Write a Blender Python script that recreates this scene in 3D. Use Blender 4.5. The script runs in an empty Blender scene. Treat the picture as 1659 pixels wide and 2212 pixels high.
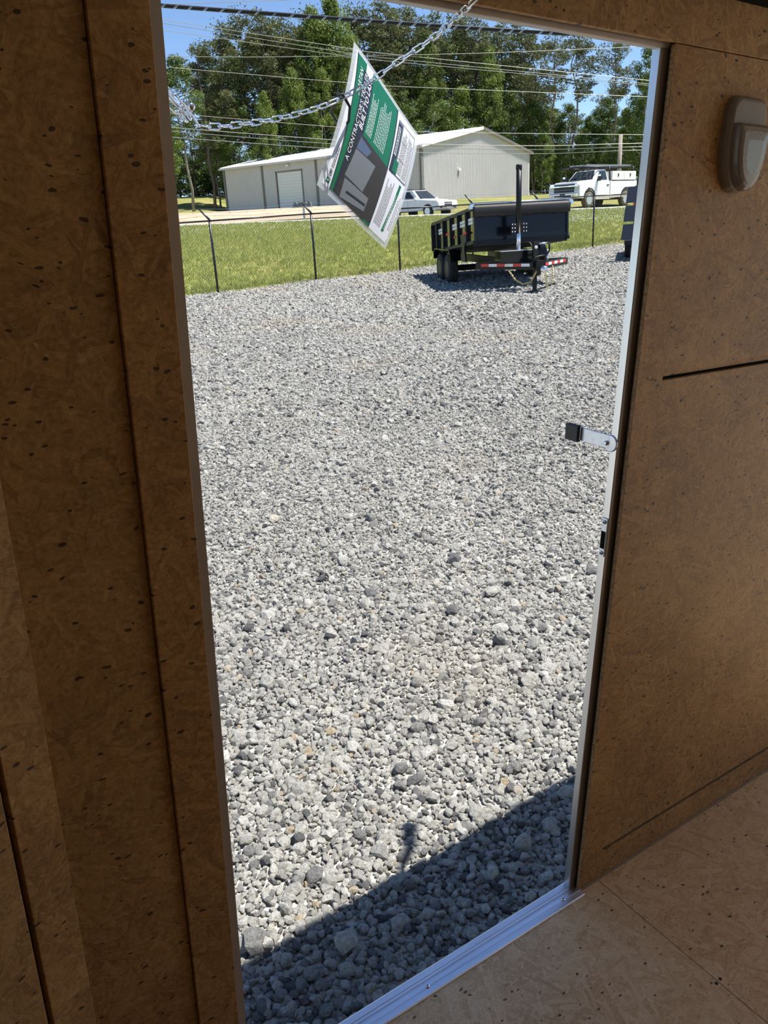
import bpy, math, random
import numpy as np
from mathutils import Vector, Matrix, Quaternion

random.seed(7)
RNG = np.random.default_rng(11)
SC = bpy.context.scene
COL = SC.collection

# ------------------------------------------------------------------ camera
F, CX, CY = 1700.0, 829.5, 1106.0                      # focal length and centre of a 1659 x 2212 frame
RC = np.array([[0.99846342, -0.05541472, 0.0],
               [-0.01917653, -0.3455231, 0.93821429],
               [-0.05199088, -0.93677265, -0.34605484]])   # camera (right, down, forward) -> world
CAM = np.array([0.0, 0.0, 2.1])
cd = bpy.data.cameras.new('camera')
cam = bpy.data.objects.new('camera', cd)
COL.objects.link(cam)
ax, ay, az = RC @ [1, 0, 0], RC @ [0, -1, 0], RC @ [0, 0, -1]
cam.matrix_world = Matrix(((ax[0], ay[0], az[0], CAM[0]), (ax[1], ay[1], az[1], CAM[1]),
                           (ax[2], ay[2], az[2], CAM[2]), (0, 0, 0, 1)))
cd.sensor_fit = 'VERTICAL'
cd.sensor_height = 36.0
cd.lens = 36.0 * F / 2212.0
cd.clip_start = 0.02
cd.clip_end = 2000
SC.camera = cam

# ------------------------------------------------------------------ light
SUN = Vector((0.46, -0.03, 1.0)).normalized()          # towards the sun
world = bpy.data.worlds.new('sky')
SC.world = world
world.use_nodes = True
wn = world.node_tree.nodes
wl = world.node_tree.links
wn.clear()
sky = wn.new('ShaderNodeTexSky')
sky.sky_type = 'NISHITA'
sky.sun_disc = False
sky.sun_elevation = math.asin(SUN.z)
sky.sun_rotation = math.atan2(SUN.x, SUN.y)
sky.altitude = 1200
sky.air_density = 0.8
sky.dust_density = 0.0
sky.ozone_density = 4.0
bg = wn.new('ShaderNodeBackground')
bg.inputs['Strength'].default_value = 0.145
wo = wn.new('ShaderNodeOutputWorld')
wl.new(sky.outputs[0], bg.inputs[0])
wl.new(bg.outputs[0], wo.inputs[0])
sd = bpy.data.lights.new('sun', 'SUN')
sd.energy = 7.2
sd.angle = math.radians(0.53)
sd.color = (1.0, 0.965, 0.9)
sun = bpy.data.objects.new('sun', sd)
COL.objects.link(sun)
sun.rotation_mode = 'QUATERNION'
sun.rotation_quaternion = SUN.to_track_quat('Z', 'Y')
sun.location = (30, 0, 60)

SC.view_settings.view_transform = 'Standard'
SC.view_settings.look = 'None'
SC.view_settings.gamma = 1.0
SC.view_settings.use_curve_mapping = False
SC.view_settings.exposure = 0.38


# ------------------------------------------------------------------ helpers
def ray(px, py):
    return RC @ np.array([px - CX, py - CY, F])


def at(px, py, y):
    """the point that a pixel shows at the world distance y"""
    r = ray(px, py)
    return CAM + r * (y / r[1])


def project(p):
    c = RC.T @ (np.asarray(p) - CAM)
    return CX + F * c[0] / c[2], CY + F * c[1] / c[2], c[2]


# the parked cargo trailer we stand in: x along the door wall, y out of the door, z up, camera at (0, 0, 1.6)
TR = np.array([[0.83696391, 0.54556457, -0.04301998],
               [-0.54459125, 0.83805903, 0.03282428],
               [0.05396105, -0.00404443, 0.99853485]])
T0 = CAM - TR.T @ np.array([0, 0, 1.6])
TM = Matrix(((TR[0][0], TR[1][0], TR[2][0], T0[0]), (TR[0][1], TR[1][1], TR[2][1], T0[1]),
             (TR[0][2], TR[1][2], TR[2][2], T0[2]), (0, 0, 0, 1)))


def tloc(px, py, y):
    """the point in trailer coordinates that a pixel shows at trailer depth y"""
    r = TR @ ray(px, py)
    return r * (y / r[1]) + np.array([0, 0, 1.6])


class MB:
    def __init__(s):
        s.v, s.f = [], []

    def add(s, vs, fs):
        o = len(s.v)
        s.v += [tuple(map(float, p)) for p in vs]
        s.f += [tuple(o + i for i in q) for q in fs]
        return s

    def box(s, lo, hi, M=None):
        x0, y0, z0 = lo
        x1, y1, z1 = hi
        vs = [(x0, y0, z0), (x1, y0, z0), (x1, y1, z0), (x0, y1, z0), (x0, y0, z1), (x1, y0, z1), (x1, y1, z1), (x0, y1, z1)]
        if M is not None:
            vs = [M @ Vector(p) for p in vs]
        return s.add(vs, [(0, 3, 2, 1), (4, 5, 6, 7), (0, 1, 5, 4), (1, 2, 6, 5), (2, 3, 7, 6), (3, 0, 4, 7)])

    def hexa(s, p):
        return s.add(p, [(0, 3, 2, 1), (4, 5, 6, 7), (0, 1, 5, 4), (1, 2, 6, 5), (2, 3, 7, 6), (3, 0, 4, 7)])

    def prism(s, poly, axis, a0, a1, inset=0.0):
        """a polygon in the two other coordinates, extruded along an axis"""
        n = len(poly)

        def put(p, a):
            q = [p[0], p[1]]
            q.insert(axis, a)
            return q
        vs = [put(p, a0) for p in poly] + [put(p, a1) for p in poly]
        fs = [tuple(range(n - 1, -1, -1)), tuple(range(n, 2 * n))]
        fs += [(i, (i + 1) % n, n + (i + 1) % n, n + i) for i in range(n)]
        return s.add(vs, fs)

    def tube(s, pts, r, n=8, closed=False):
        pts = [Vector(p) for p in pts]
        m = len(pts)
        rs = r if isinstance(r, (list, tuple)) else [r] * m
        tang = []
        for i in range(m):
            a = pts[i - 1] if (i > 0 or closed) else pts[i]
            b = pts[(i + 1) % m] if (i < m - 1 or closed) else pts[i]
            tang.append((b - a).normalized())
        u = tang[0].orthogonal().normalized()
        vs = []
        for i in range(m):
            u = (u - tang[i] * u.dot(tang[i])).normalized()
            w = tang[i].cross(u)
            for k in range(n):
                a = 2 * math.pi * k / n
                vs.append(pts[i] + (u * math.cos(a) + w * math.sin(a)) * rs[i])
        fs = []
        for i in range(m if closed else m - 1):
            j = (i + 1) % m
            for k in range(n):
                fs.append((i * n + k, i * n + (k + 1) % n, j * n + (k + 1) % n, j * n + k))
        if not closed:
            fs.append(tuple(range(n - 1, -1, -1)))
            fs.append(tuple((m - 1) * n + k for k in range(n)))
        return s.add(vs, fs)

    def lathe(s, prof, c=(0, 0, 0), axis=2, n=24):
        """profile of (radius, height) pairs turned about an axis through c"""
        vs, fs = [], []
        for r, h in prof:
            for k in range(n):
                a = 2 * math.pi * k / n
                q = [r * math.cos(a), r * math.sin(a)]
                q.insert(axis, h)
                vs.append((q[0] + c[0], q[1] + c[1], q[2] + c[2]))
        for i in range(len(prof) - 1):
            for k in range(n):
                fs.append((i * n + k, i * n + (k + 1) % n, (i + 1) * n + (k + 1) % n, (i + 1) * n + k))
        fs.append(tuple(range(n)))
        fs.append(tuple((len(prof) - 1) * n + k for k in range(n)))
        return s.add(vs, fs)

    def mesh(s, name, m, smooth=False):
        me = bpy.data.meshes.new(name)
        me.from_pydata(s.v, [], s.f)
        if m is not None:
            for q in (m if isinstance(m, (list, tuple)) else [m]):
                me.materials.append(q)
        me.validate()
        import bmesh
        b = bmesh.new()
        b.from_mesh(me)
        bmesh.ops.recalc_face_normals(b, faces=b.faces)
        b.to_mesh(me)
        b.free()
        if smooth:
            for p in me.polygons:
                p.use_smooth = True
        return me

    def build(s, name, m, parent=None, smooth=False, bevel=0.0, M=None):
        o = bpy.data.objects.new(name, s.mesh(name, m, smooth))
        COL.objects.link(o)
        if parent is not None:
            o.parent = parent
        elif M is not None:
            o.matrix_world = M
        if bevel > 0:
            b = o.modifiers.new('bevel', 'BEVEL')
            b.width = bevel
            b.segments = 2
            b.limit_method = 'ANGLE'
            b.angle_limit = math.radians(35)
        return o


def tag(o, label=None, cat=None, group=None, kind=None):
    if label:
        o['label'] = label
    if cat:
        o['category'] = cat
    if group:
        o['group'] = group
    if kind:
        o['kind'] = kind
    return o


def empty(name, M=None, label=None, cat=None, group=None, kind=None):
    o = bpy.data.objects.new(name, None)
    o.empty_display_size = 0.1
    COL.objects.link(o)
    if M is not None:
        o.matrix_world = M
    return tag(o, label, cat, group, kind)


def share(name, me, parent, M):
    o = bpy.data.objects.new(name, me)
    COL.objects.link(o)
    o.parent = parent
    o.matrix_local = M
    return o


def place(x, y, z, rz=0.0):
    return Matrix.Translation((x, y, z)) @ Matrix.Rotation(rz, 4, 'Z')


# ------------------------------------------------------------------ materials
def new_mat(name):
    m = bpy.data.materials.new(name)
    m.use_nodes = True
    nt = m.node_tree
    return m, nt, nt.nodes['Principled BSDF'], nt.nodes['Material Output']


def mat(name, c, rough=0.5, metal=0.0, vary=0.0, scale=20.0, bump=0.0, stretch=(1, 1, 1), c2=None, coat=0.0, spec=0.5):
    m, nt, bs, out = new_mat(name)
    bs.inputs['Base Color'].default_value = (*c, 1)
    bs.inputs['Roughness'].default_value = rough
    bs.inputs['Metallic'].default_value = metal
    bs.inputs['Specular IOR Level'].default_value = spec
    if coat:
        bs.inputs['Coat Weight'].default_value = coat
        bs.inputs['Coat Roughness'].default_value = 0.05
    if vary or c2:
        tc = nt.nodes.new('ShaderNodeTexCoord')
        mp = nt.nodes.new('ShaderNodeMapping')
        mp.inputs['Scale'].default_value = [scale * q for q in stretch]
        nz = nt.nodes.new('ShaderNodeTexNoise')
        nz.inputs['Scale'].default_value = 1
        nz.inputs['Detail'].default_value = 5
        mx = nt.nodes.new('ShaderNodeMix')
        mx.data_type = 'RGBA'
        lo = [q * (1 - vary) for q in c]
        hi = list(c2) if c2 else [min(1, q * (1 + vary)) for q in c]
        mx.inputs['A'].default_value = (*lo, 1)
        mx.inputs['B'].default_value = (*hi, 1)
        rp = nt.nodes.new('ShaderNodeMapRange')
        rp.inputs['From Min'].default_value = 0.3
        rp.inputs['From Max'].default_value = 0.7
        nt.links.new(tc.outputs['Object'], mp.inputs[0])
        nt.links.new(mp.outputs[0], nz.inputs['Vector'])
        nt.links.new(nz.outputs['Fac'], rp.inputs['Value'])
        nt.links.new(rp.outputs[0], mx.inputs['Factor'])
        nt.links.new(mx.outputs['Result'], bs.inputs['Base Color'])
        if bump:
            bp = nt.nodes.new('ShaderNodeBump')
            bp.inputs['Strength'].default_value = bump
            bp.inputs['Distance'].default_value = 0.01
            nt.links.new(nz.outputs['Fac'], bp.inputs['Height'])
            nt.links.new(bp.outputs[0], bs.inputs['Normal'])
    return m


def ramp(nt, stops, interp='LINEAR'):
    r = nt.nodes.new('ShaderNodeValToRGB')
    r.color_ramp.interpolation = interp
    e = r.color_ramp.elements
    while len(e) < len(stops):
        e.new(0.5)
    for q, (p, c) in zip(e, stops):
        q.position = p
        q.color = (*c, 1) if len(c) == 3 else c
    return r


def math_node(nt, op, a, b=None):
    n = nt.nodes.new('ShaderNodeMath')
    n.operation = op
    for i, q in enumerate((a, b)):
        if q is None:
            continue
        if isinstance(q, (int, float)):
            n.inputs[i].default_value = q
        else:
            nt.links.new(q, n.inputs[i])
    return n.outputs[0]


def osb(name, plane, dark, mid, light, seed=0.0, gloss=0.55, speck=0.5, flake=(0.05, 0.0085), fw=0.2):
    """pressed wood flakes lying at many angles, with knots of dark bark"""
    m, nt, bs, out = new_mat(name)
    L = nt.links
    tc = nt.nodes.new('ShaderNodeTexCoord')
    sp = nt.nodes.new('ShaderNodeSeparateXYZ')
    L.new(tc.outputs['Object'], sp.inputs[0])
    cb = nt.nodes.new('ShaderNodeCombineXYZ')
    a, b = {'xz': ('X', 'Z'), 'xy': ('X', 'Y')}[plane]
    L.new(sp.outputs[a], cb.inputs[0])
    L.new(sp.outputs[b], cb.inputs[1])
    cb.inputs[2].default_value = seed
    wob = nt.nodes.new('ShaderNodeTexNoise')
    wob.inputs['Scale'].default_value = 14
    wob.inputs['Detail'].default_value = 3
    L.new(cb.outputs[0], wob.inputs['Vector'])
    wsub = nt.nodes.new('ShaderNodeVectorMath')
    wsub.operation = 'SUBTRACT'
    L.new(wob.outputs['Color'], wsub.inputs[0])
    wsub.inputs[1].default_value = (0.5, 0.5, 0.5)
    wsc = nt.nodes.new('ShaderNodeVectorMath')
    wsc.operation = 'SCALE'
    L.new(wsub.outputs[0], wsc.inputs[0])
    wsc.inputs['Scale'].default_value = 0.03
    wadd = nt.nodes.new('ShaderNodeVectorMath')
    wadd.operation = 'ADD'
    L.new(cb.outputs[0], wadd.inputs[0])
    L.new(wsc.outputs[0], wadd.inputs[1])
    vals, grains = [], []
    for k, ang in enumerate((0.25, 1.15, 2.0, 2.75)):
        mp = nt.nodes.new('ShaderNodeMapping')
        mp.vector_type = 'TEXTURE'
        mp.inputs['Rotation'].default_value = (0, 0, ang)
        mp.inputs['Scale'].default_value = (*flake, 1)
        mp.inputs['Location'].default_value = (0.13 * k, 0.21 * k, 0)
        L.new(wadd.outputs[0], mp.inputs[0])
        vo = nt.nodes.new('ShaderNodeTexVoronoi')
        vo.inputs['Scale'].default_value = 1
        L.new(mp.outputs[0], vo.inputs['Vector'])
        s3 = nt.nodes.new('ShaderNodeSeparateColor')
        L.new(vo.outputs['Color'], s3.inputs[0])
        gr = nt.nodes.new('ShaderNodeTexNoise')
        gr.inputs['Scale'].default_value = 1
        gr.inputs['Detail'].default_value = 3
        gm = nt.nodes.new('ShaderNodeMapping')
        gm.inputs['Scale'].default_value = (0.8, 9, 1)
        L.new(mp.outputs[0], gm.inputs[0])
        L.new(gm.outputs[0], gr.inputs['Vector'])
        vals.append(s3.outputs[0])
        grains.append((s3.outputs[1], gr.outputs['Fac']))
    val, grain = vals[0], grains[0][1]
    top = grains[0][0]
    for k in range(1, 4):                               # the flake that lies on top wins
        gt = math_node(nt, 'GREATER_THAN', grains[k][0], top)
        for which in (0, 1, 2):
            mx = nt.nodes.new('ShaderNodeMix')
            mx.data_type = 'FLOAT'
            L.new(gt, mx.inputs['Factor'])
            src = (val, grain, top)[which]
            dst = (vals[k], grains[k][1], grains[k][0])[which]
            L.new(src, mx.inputs['A'])
            L.new(dst, mx.inputs['B'])
            if which == 0:
                val2 = mx.outputs['Result']
            elif which == 1:
                grain2 = mx.outputs['Result']
            else:
                top2 = mx.outputs['Result']
        val, grain, top = val2, grain2, top2
    big = nt.nodes.new('ShaderNodeTexNoise')
    big.inputs['Scale'].default_value = 5
    L.new(cb.outputs[0], big.inputs['Vector'])
    fine = nt.nodes.new('ShaderNodeTexNoise')
    fine.inputs['Scale'].default_value = 160
    fine.inputs['Detail'].default_value = 4
    L.new(wadd.outputs[0], fine.inputs['Vector'])
    t = math_node(nt, 'ADD', math_node(nt, 'MULTIPLY', val, fw), math_node(nt, 'MULTIPLY', grain, 0.5))
    t = math_node(nt, 'ADD', t, math_node(nt, 'MULTIPLY', math_node(nt, 'SUBTRACT', big.outputs['Fac'], 0.5), 0.32))
    t = math_node(nt, 'ADD', t, math_node(nt, 'MULTIPLY', math_node(nt, 'SUBTRACT', fine.outputs['Fac'], 0.5), 0.5))
    cr = ramp(nt, [(0.1, dark), (0.36, mid), (0.66, light)])
    L.new(t, cr.inputs[0])
    # bark specks
    sm = nt.nodes.new('ShaderNodeMapping')
    sm.inputs['Scale'].default_value = (60, 120, 1)
    sm.inputs['Rotation'].default_value = (0, 0, 0.6)
    L.new(wadd.outputs[0], sm.inputs[0])
    sv = nt.nodes.new('ShaderNodeTexVoronoi')
    sv.inputs['Scale'].default_value = 1
    L.new(sm.outputs[0], sv.inputs['Vector'])
    ss = nt.nodes.new('ShaderNodeSeparateColor')
    L.new(sv.outputs['Color'], ss.inputs[0])
    near = math_node(nt, 'LESS_THAN', sv.outputs['Distance'], math_node(nt, 'MULTIPLY', ss.outputs[1], 0.36))
    rare = math_node(nt, 'GREATER_THAN', ss.outputs[0], 1 - 0.3 * speck)
    mk = math_node(nt, 'MULTIPLY', math_node(nt, 'MULTIPLY', near, rare), 0.85)
    mx = nt.nodes.new('ShaderNodeMix')
    mx.data_type = 'RGBA'
    L.new(mk, mx.inputs['Factor'])
    L.new(cr.outputs[0], mx.inputs['A'])
    mx.inputs['B'].default_value = (0.03, 0.017, 0.01, 1)
    L.new(mx.outputs['Result'], bs.inputs['Base Color'])
    bs.inputs['Roughness'].default_value = gloss
    bs.inputs['Specular IOR Level'].default_value = 0.35
    bp = nt.nodes.new('ShaderNodeBump')
    bp.inputs['Strength'].default_value = 0.35
    bp.inputs['Distance'].default_value = 0.002
    L.new(t, bp.inputs['Height'])
    L.new(bp.outputs[0], bs.inputs['Normal'])
    return m


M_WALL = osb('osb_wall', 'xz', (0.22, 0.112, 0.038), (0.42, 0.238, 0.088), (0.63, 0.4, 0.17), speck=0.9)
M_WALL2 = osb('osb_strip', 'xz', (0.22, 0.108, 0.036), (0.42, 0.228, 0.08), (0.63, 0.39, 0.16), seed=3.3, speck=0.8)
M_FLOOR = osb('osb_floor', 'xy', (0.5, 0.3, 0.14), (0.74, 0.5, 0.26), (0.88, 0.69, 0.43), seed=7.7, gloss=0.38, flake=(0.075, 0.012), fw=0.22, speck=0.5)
M_EDGE = mat('osb_edge', (0.5, 0.32, 0.16), 0.8, vary=0.5, scale=160, bump=0.6)
M_ALU = mat('brushed_aluminium', (0.62, 0.63, 0.65), 0.34, 1.0, vary=0.06, scale=30, stretch=(1, 1, 0.05))
M_SILL = mat('worn_aluminium', (0.8, 0.82, 0.88), 0.42, 1.0, vary=0.12, scale=60, stretch=(0.08, 1, 1), bump=0.1)
M_FRAME = mat('painted_frame', (0.5, 0.45, 0.4), 0.45, 0.6, vary=0.05, scale=20)
M_ZINC = mat('zinc_plate', (0.5, 0.55, 0.63), 0.3, 1.0, vary=0.12, scale=90)
M_CHROME = mat('bright_zinc', (0.86, 0.9, 0.95), 0.16, 1.0)
M_BLACK = mat('black_rubber', (0.018, 0.018, 0.02), 0.55)
M_GROOVE = mat('stained_groove', (0.12, 0.075, 0.045), 0.9, vary=0.3, scale=60)
M_TRIMBLACK = mat('black_trim', (0.008, 0.007, 0.007), 0.85, spec=0.08)
M_SKIN = mat('trailer_skin', (0.75, 0.75, 0.76), 0.35, vary=0.03)
M_CEIL = mat('white_ceiling', (0.75, 0.75, 0.72), 0.5, vary=0.03)

# ------------------------------------------------------------------ the lie of the land
FA, FB = at(471, 632, 21.33), at(1291, 545, 31.4)       # foot of the fence, two posts far apart
SL = 0.0255


def fence_y(x):
    return 21.35 + (x + 4.0) * 0.755


CREST = 40.5


def crest_z(x):
    return 2.34 - 0.0135 * (np.clip(x, -14, 16) + 8)


def smooth(t):
    t = np.clip(t, 0, 1)
    return t * t * (3 - 2 * t)


def gravel_z(x, y):
    return SL * np.maximum(y, -3) + 0.012 * np.sin(x * 1.3 + 0.7 * y) + 0.012 * np.sin(0.9 * y - 0.5 * x)


def lawn_z(x, y):
    fy = np.minimum(fence_y(x), CREST - 3)
    t = np.clip((y - fy) / (CREST - fy), 0, 1)
    return gravel_z(x, fy) * (1 - t) + crest_z(x) * t + 0.22 * np.sin(t * math.pi) + 0.03 * np.sin(x * 0.9 + y * 0.6) * np.sin(t * math.pi)


def far_z(x, y):
    zc = crest_z(x)
    dip = (0.27 * smooth((y - 42) / 4) * (1 - smooth((y - 55) / 8))) * (1 - smooth((x - 6.0) / 3))
    up = smooth((y - 46) / 30) * (3.6 - 2.4) * 1.0
    base = zc + (2.4 - zc) * smooth((y - 46) / 12)
    left = 2.6 * smooth((y - 76) / 40) * smooth((-x - 12) / 8) + 0.8 * smooth((y - 95) / 40)
    return base - dip + up + left + 0.13 * smooth((y - 42) / 3) * smooth((x - 6.5) / 2.5) * (1 - smooth((y - 50) / 10))


def land(name, xs, ys, fz, m, label, keep=None):
    X, Y = np.meshgrid(xs, ys)
    if callable(keep):
        X, Y = keep(X, Y)
    Z = fz(X, Y)
    ny, nx = X.shape
    vs = np.stack([X, Y, Z], -1).reshape(-1, 3)
    fs = [(j * nx + i, j * nx + i + 1, (j + 1) * nx + i + 1, (j + 1) * nx + i) for j in range(ny - 1) for i in range(nx - 1)]
    b = MB()
    b.add(vs, fs)
    o = b.build(name, m, smooth=True)
    return tag(o, label, None, None, 'structure')


def gravel_ground_mat():
    m, nt, bs, out = new_mat('packed_gravel')
    L = nt.links
    tc = nt.nodes.new('ShaderNodeTexCoord')
    vo = nt.nodes.new('ShaderNodeTexVoronoi')
    vo.inputs['Scale'].default_value = 34
    L.new(tc.outputs['Object'], vo.inputs['Vector'])
    nz = nt.nodes.new('ShaderNodeTexNoise')
    nz.inputs['Scale'].default_value = 90
    nz.inputs['Detail'].default_value = 4
    L.new(tc.outputs['Object'], nz.inputs['Vector'])
    s3 = nt.nodes.new('ShaderNodeSeparateColor')
    L.new(vo.outputs['Color'], s3.inputs[0])
    v = math_node(nt, 'ADD', math_node(nt, 'MULTIPLY', s3.outputs[0], 0.6), math_node(nt, 'MULTIPLY', nz.outputs['Fac'], 0.4))
    cr = ramp(nt, [(0.1, (0.15, 0.145, 0.135)), (0.45, (0.4, 0.38, 0.34)), (0.9, (0.58, 0.56, 0.5))])
    L.new(v, cr.inputs[0])
    # tan dirt showing through here and there
    dn = nt.nodes.new('ShaderNodeTexNoise')
    dn.inputs['Scale'].default_value = 0.35
    dn.inputs['Detail'].default_value = 4
    L.new(tc.outputs['Object'], dn.inputs['Vector'])
    dm = nt.nodes.new('ShaderNodeMapRange')
    dm.inputs['From Min'].default_value = 0.56
    dm.inputs['From Max'].default_value = 0.72
    L.new(dn.outputs['Fac'], dm.inputs['Value'])
    mx = nt.nodes.new('ShaderNodeMix')
    mx.data_type = 'RGBA'
    L.new(math_node(nt, 'MULTIPLY', dm.outputs[0], 0.6), mx.inputs['Factor'])
    L.new(cr.outputs[0], mx.inputs['A'])
    mx.inputs['B'].default_value = (0.4, 0.31, 0.2, 1)
    L.new(mx.outputs['Result'], bs.inputs['Base Color'])
    bs.inputs['Roughness'].default_value = 0.95
    bp = nt.nodes.new('ShaderNodeBump')
    bp.inputs['Strength'].default_value = 0.8
    bp.inputs['Distance'].default_value = 0.012
    bp.invert = True
    L.new(vo.outputs['Distance'], bp.inputs['Height'])
    L.new(bp.outputs[0], bs.inputs['Normal'])
    return m


def stone_mat():
    m, nt, bs, out = new_mat('crushed_stone')
    L = nt.links
    oi = nt.nodes.new('ShaderNodeObjectInfo')
    tc = nt.nodes.new('ShaderNodeTexCoord')
    of = nt.nodes.new('ShaderNodeVectorMath')
    of.operation = 'ADD'
    sc = math_node(nt, 'MULTIPLY', oi.outputs['Random'], 40.0)
    L.new(tc.outputs['Object'], of.inputs[0])
    L.new(sc, of.inputs[1])
    nz = nt.nodes.new('ShaderNodeTexNoise')
    nz.inputs['Scale'].default_value = 4.5
    nz.inputs['Detail'].default_value = 6
    nz.inputs['Roughness'].default_value = 0.75
    L.new(of.outputs[0], nz.inputs['Vector'])
    cr = ramp(nt, [(0.0, (0.13, 0.13, 0.135)), (0.12, (0.3, 0.295, 0.285)), (0.3, (0.5, 0.485, 0.445)), (0.75, (0.64, 0.62, 0.565)),
                   (0.98, (0.76, 0.74, 0.68)), (0.994, (0.6, 0.48, 0.33))])
    L.new(oi.outputs['Random'], cr.inputs[0])
    mr = nt.nodes.new('ShaderNodeMapRange')
    mr.inputs['From Min'].default_value = 0.3
    mr.inputs['From Max'].default_value = 0.68
    mr.inputs['To Min'].default_value = 0.5
    mr.inputs['To Max'].default_value = 1.25
    L.new(nz.outputs['Fac'], mr.inputs['Value'])
    mu = nt.nodes.new('ShaderNodeMix')
    mu.data_type = 'RGBA'
    mu.blend_type = 'MULTIPLY'
    mu.inputs['Factor'].default_value = 1
    L.new(cr.outputs[0], mu.inputs['A'])
    L.new(mr.outputs[0], mu.inputs['B'])
    # tan dust lying over parts of the lot
    ge = nt.nodes.new('ShaderNodeNewGeometry')
    dn = nt.nodes.new('ShaderNodeTexNoise')
    dn.inputs['Scale'].default_value = 0.45
    dn.inputs['Detail'].default_value = 5
    L.new(ge.outputs['Position'], dn.inputs['Vector'])
    dm = nt.nodes.new('ShaderNodeMapRange')
    dm.inputs['From Min'].default_value = 0.55
    dm.inputs['From Max'].default_value = 0.75
    dm.inputs['To Max'].default_value = 0.55
    L.new(dn.outputs['Fac'], dm.inputs['Value'])
    du = nt.nodes.new('ShaderNodeMix')
    du.data_type = 'RGBA'
    L.new(dm.outputs[0], du.inputs['Factor'])
    L.new(mu.outputs['Result'], du.inputs['A'])
    du.inputs['B'].default_value = (0.58, 0.49, 0.36, 1)
    L.new(du.outputs['Result'], bs.inputs['Base Color'])
    bs.inputs['Roughness'].default_value = 0.9
    bs.inputs['Specular IOR Level'].default_value = 0.25
    bp = nt.nodes.new('ShaderNodeBump')
    bp.inputs['Strength'].default_value = 0.7
    bp.inputs['Distance'].default_value = 0.15
    L.new(nz.outputs['Fac'], bp.inputs['Height'])
    L.new(bp.outputs[0], bs.inputs['Normal'])
    return m


def grass_ground_mat(name, ca, cb, cc, sc=1.0):
    m, nt, bs, out = new_mat(name)
    L = nt.links
    tc = nt.nodes.new('ShaderNodeTexCoord')
    n1 = nt.nodes.new('ShaderNodeTexNoise')
    n1.inputs['Scale'].default_value = 0.5 * sc
    n1.inputs['Detail'].default_value = 6
    n2 = nt.nodes.new('ShaderNodeTexNoise')
    n2.inputs['Scale'].default_value = 9 * sc
    n2.inputs['Detail'].default_value = 5
    L.new(tc.outputs['Object'], n1.inputs['Vector'])
    L.new(tc.outputs['Object'], n2.inputs['Vector'])
    v = math_node(nt, 'ADD', math_node(nt, 'MULTIPLY', n1.outputs['Fac'], 0.6), math_node(nt, 'MULTIPLY', n2.outputs['Fac'], 0.45))
    cr = ramp(nt, [(0.36, ca), (0.52, cb), (0.68, cc)])
    L.new(v, cr.inputs[0])
    L.new(cr.outputs[0], bs.inputs['Base Color'])
    bs.inputs['Roughness'].default_value = 0.95
    bs.inputs['Specular IOR Level'].default_value = 0.1
    bp = nt.nodes.new('ShaderNodeBump')
    bp.inputs['Strength'].default_value = 0.6
    bp.inputs['Distance'].default_value = 0.06
    L.new(n2.outputs['Fac'], bp.inputs['Height'])
    L.new(bp.outputs[0], bs.inputs['Normal'])
    return m


M_GROUND = gravel_ground_mat()
M_STONE = stone_mat()
M_LAWN = grass_ground_mat('lawn_soil', (0.14, 0.18, 0.04), (0.24, 0.27, 0.07), (0.38, 0.32, 0.15))
M_FAR = grass_ground_mat('rough_grass', (0.13, 0.15, 0.04), (0.22, 0.22, 0.07), (0.33, 0.27, 0.12), 0.5)
M_DIRT = mat('tan_dirt', (0.42, 0.32, 0.22), 0.95, vary=0.2, scale=0.8)
M_KERB = mat('pale_concrete', (0.55, 0.54, 0.5), 0.9, vary=0.12, scale=2)
M_ASPHALT = mat('asphalt', (0.16, 0.16, 0.16), 0.9, vary=0.15, scale=3)

gravel = land('gravel_lot', np.linspace(-22, 34, 57), np.linspace(-9, 1, 57), lambda X, Y: gravel_z(X, Y), M_GROUND,
              'pale crushed stone lot outside the trailer door',
              keep=lambda X, Y: (X, -9 + (np.minimum(fence_y(X), CREST - 3) + 9) * ((Y + 9) / 10) ** 0.9))
lawn = land('lawn', np.linspace(-26, 34, 61), np.linspace(0, 1, 33), lawn_z, M_LAWN,
            'green lawn bank rising behind the chain link fence',
            keep=lambda X, Y: (X, np.minimum(fence_y(X), CREST - 3) + (CREST - np.minimum(fence_y(X), CREST - 3)) * Y))
verge = land('far_verge', np.linspace(-70, 80, 76), np.concatenate([np.linspace(CREST, 60, 24), np.linspace(62, 160, 40)]),
             far_z, M_FAR, 'rough yellow green grass between the road and the metal building')
kerb = land('kerb', np.linspace(-30, 40, 71), np.linspace(40.4, 41.7, 3), lambda X, Y: np.where(Y < 40.5, crest_z(X) - 0.05, crest_z(X) + 0.11), M_KERB,
            'pale concrete edge of the road along the top of the lawn')
road = land('road', np.linspace(-40, 6, 30), np.linspace(44.5, 54.5, 9), lambda X, Y: far_z(X, Y) + 0.03, M_ASPHALT,
            'asphalt road behind the lawn bank under the white suv')
apron = land('dirt_apron', np.linspace(-40, 1.5, 40), np.linspace(0, 1, 14), lambda X, Y: far_z(X, Y) + 0.06, M_DIRT,
             'tan dirt yard in front of the metal building roller door',
             keep=lambda X, Y: (X, 56.5 + (np.clip(69.5 - 0.50 * X, 66, 83) - 56.5) * Y))


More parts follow.
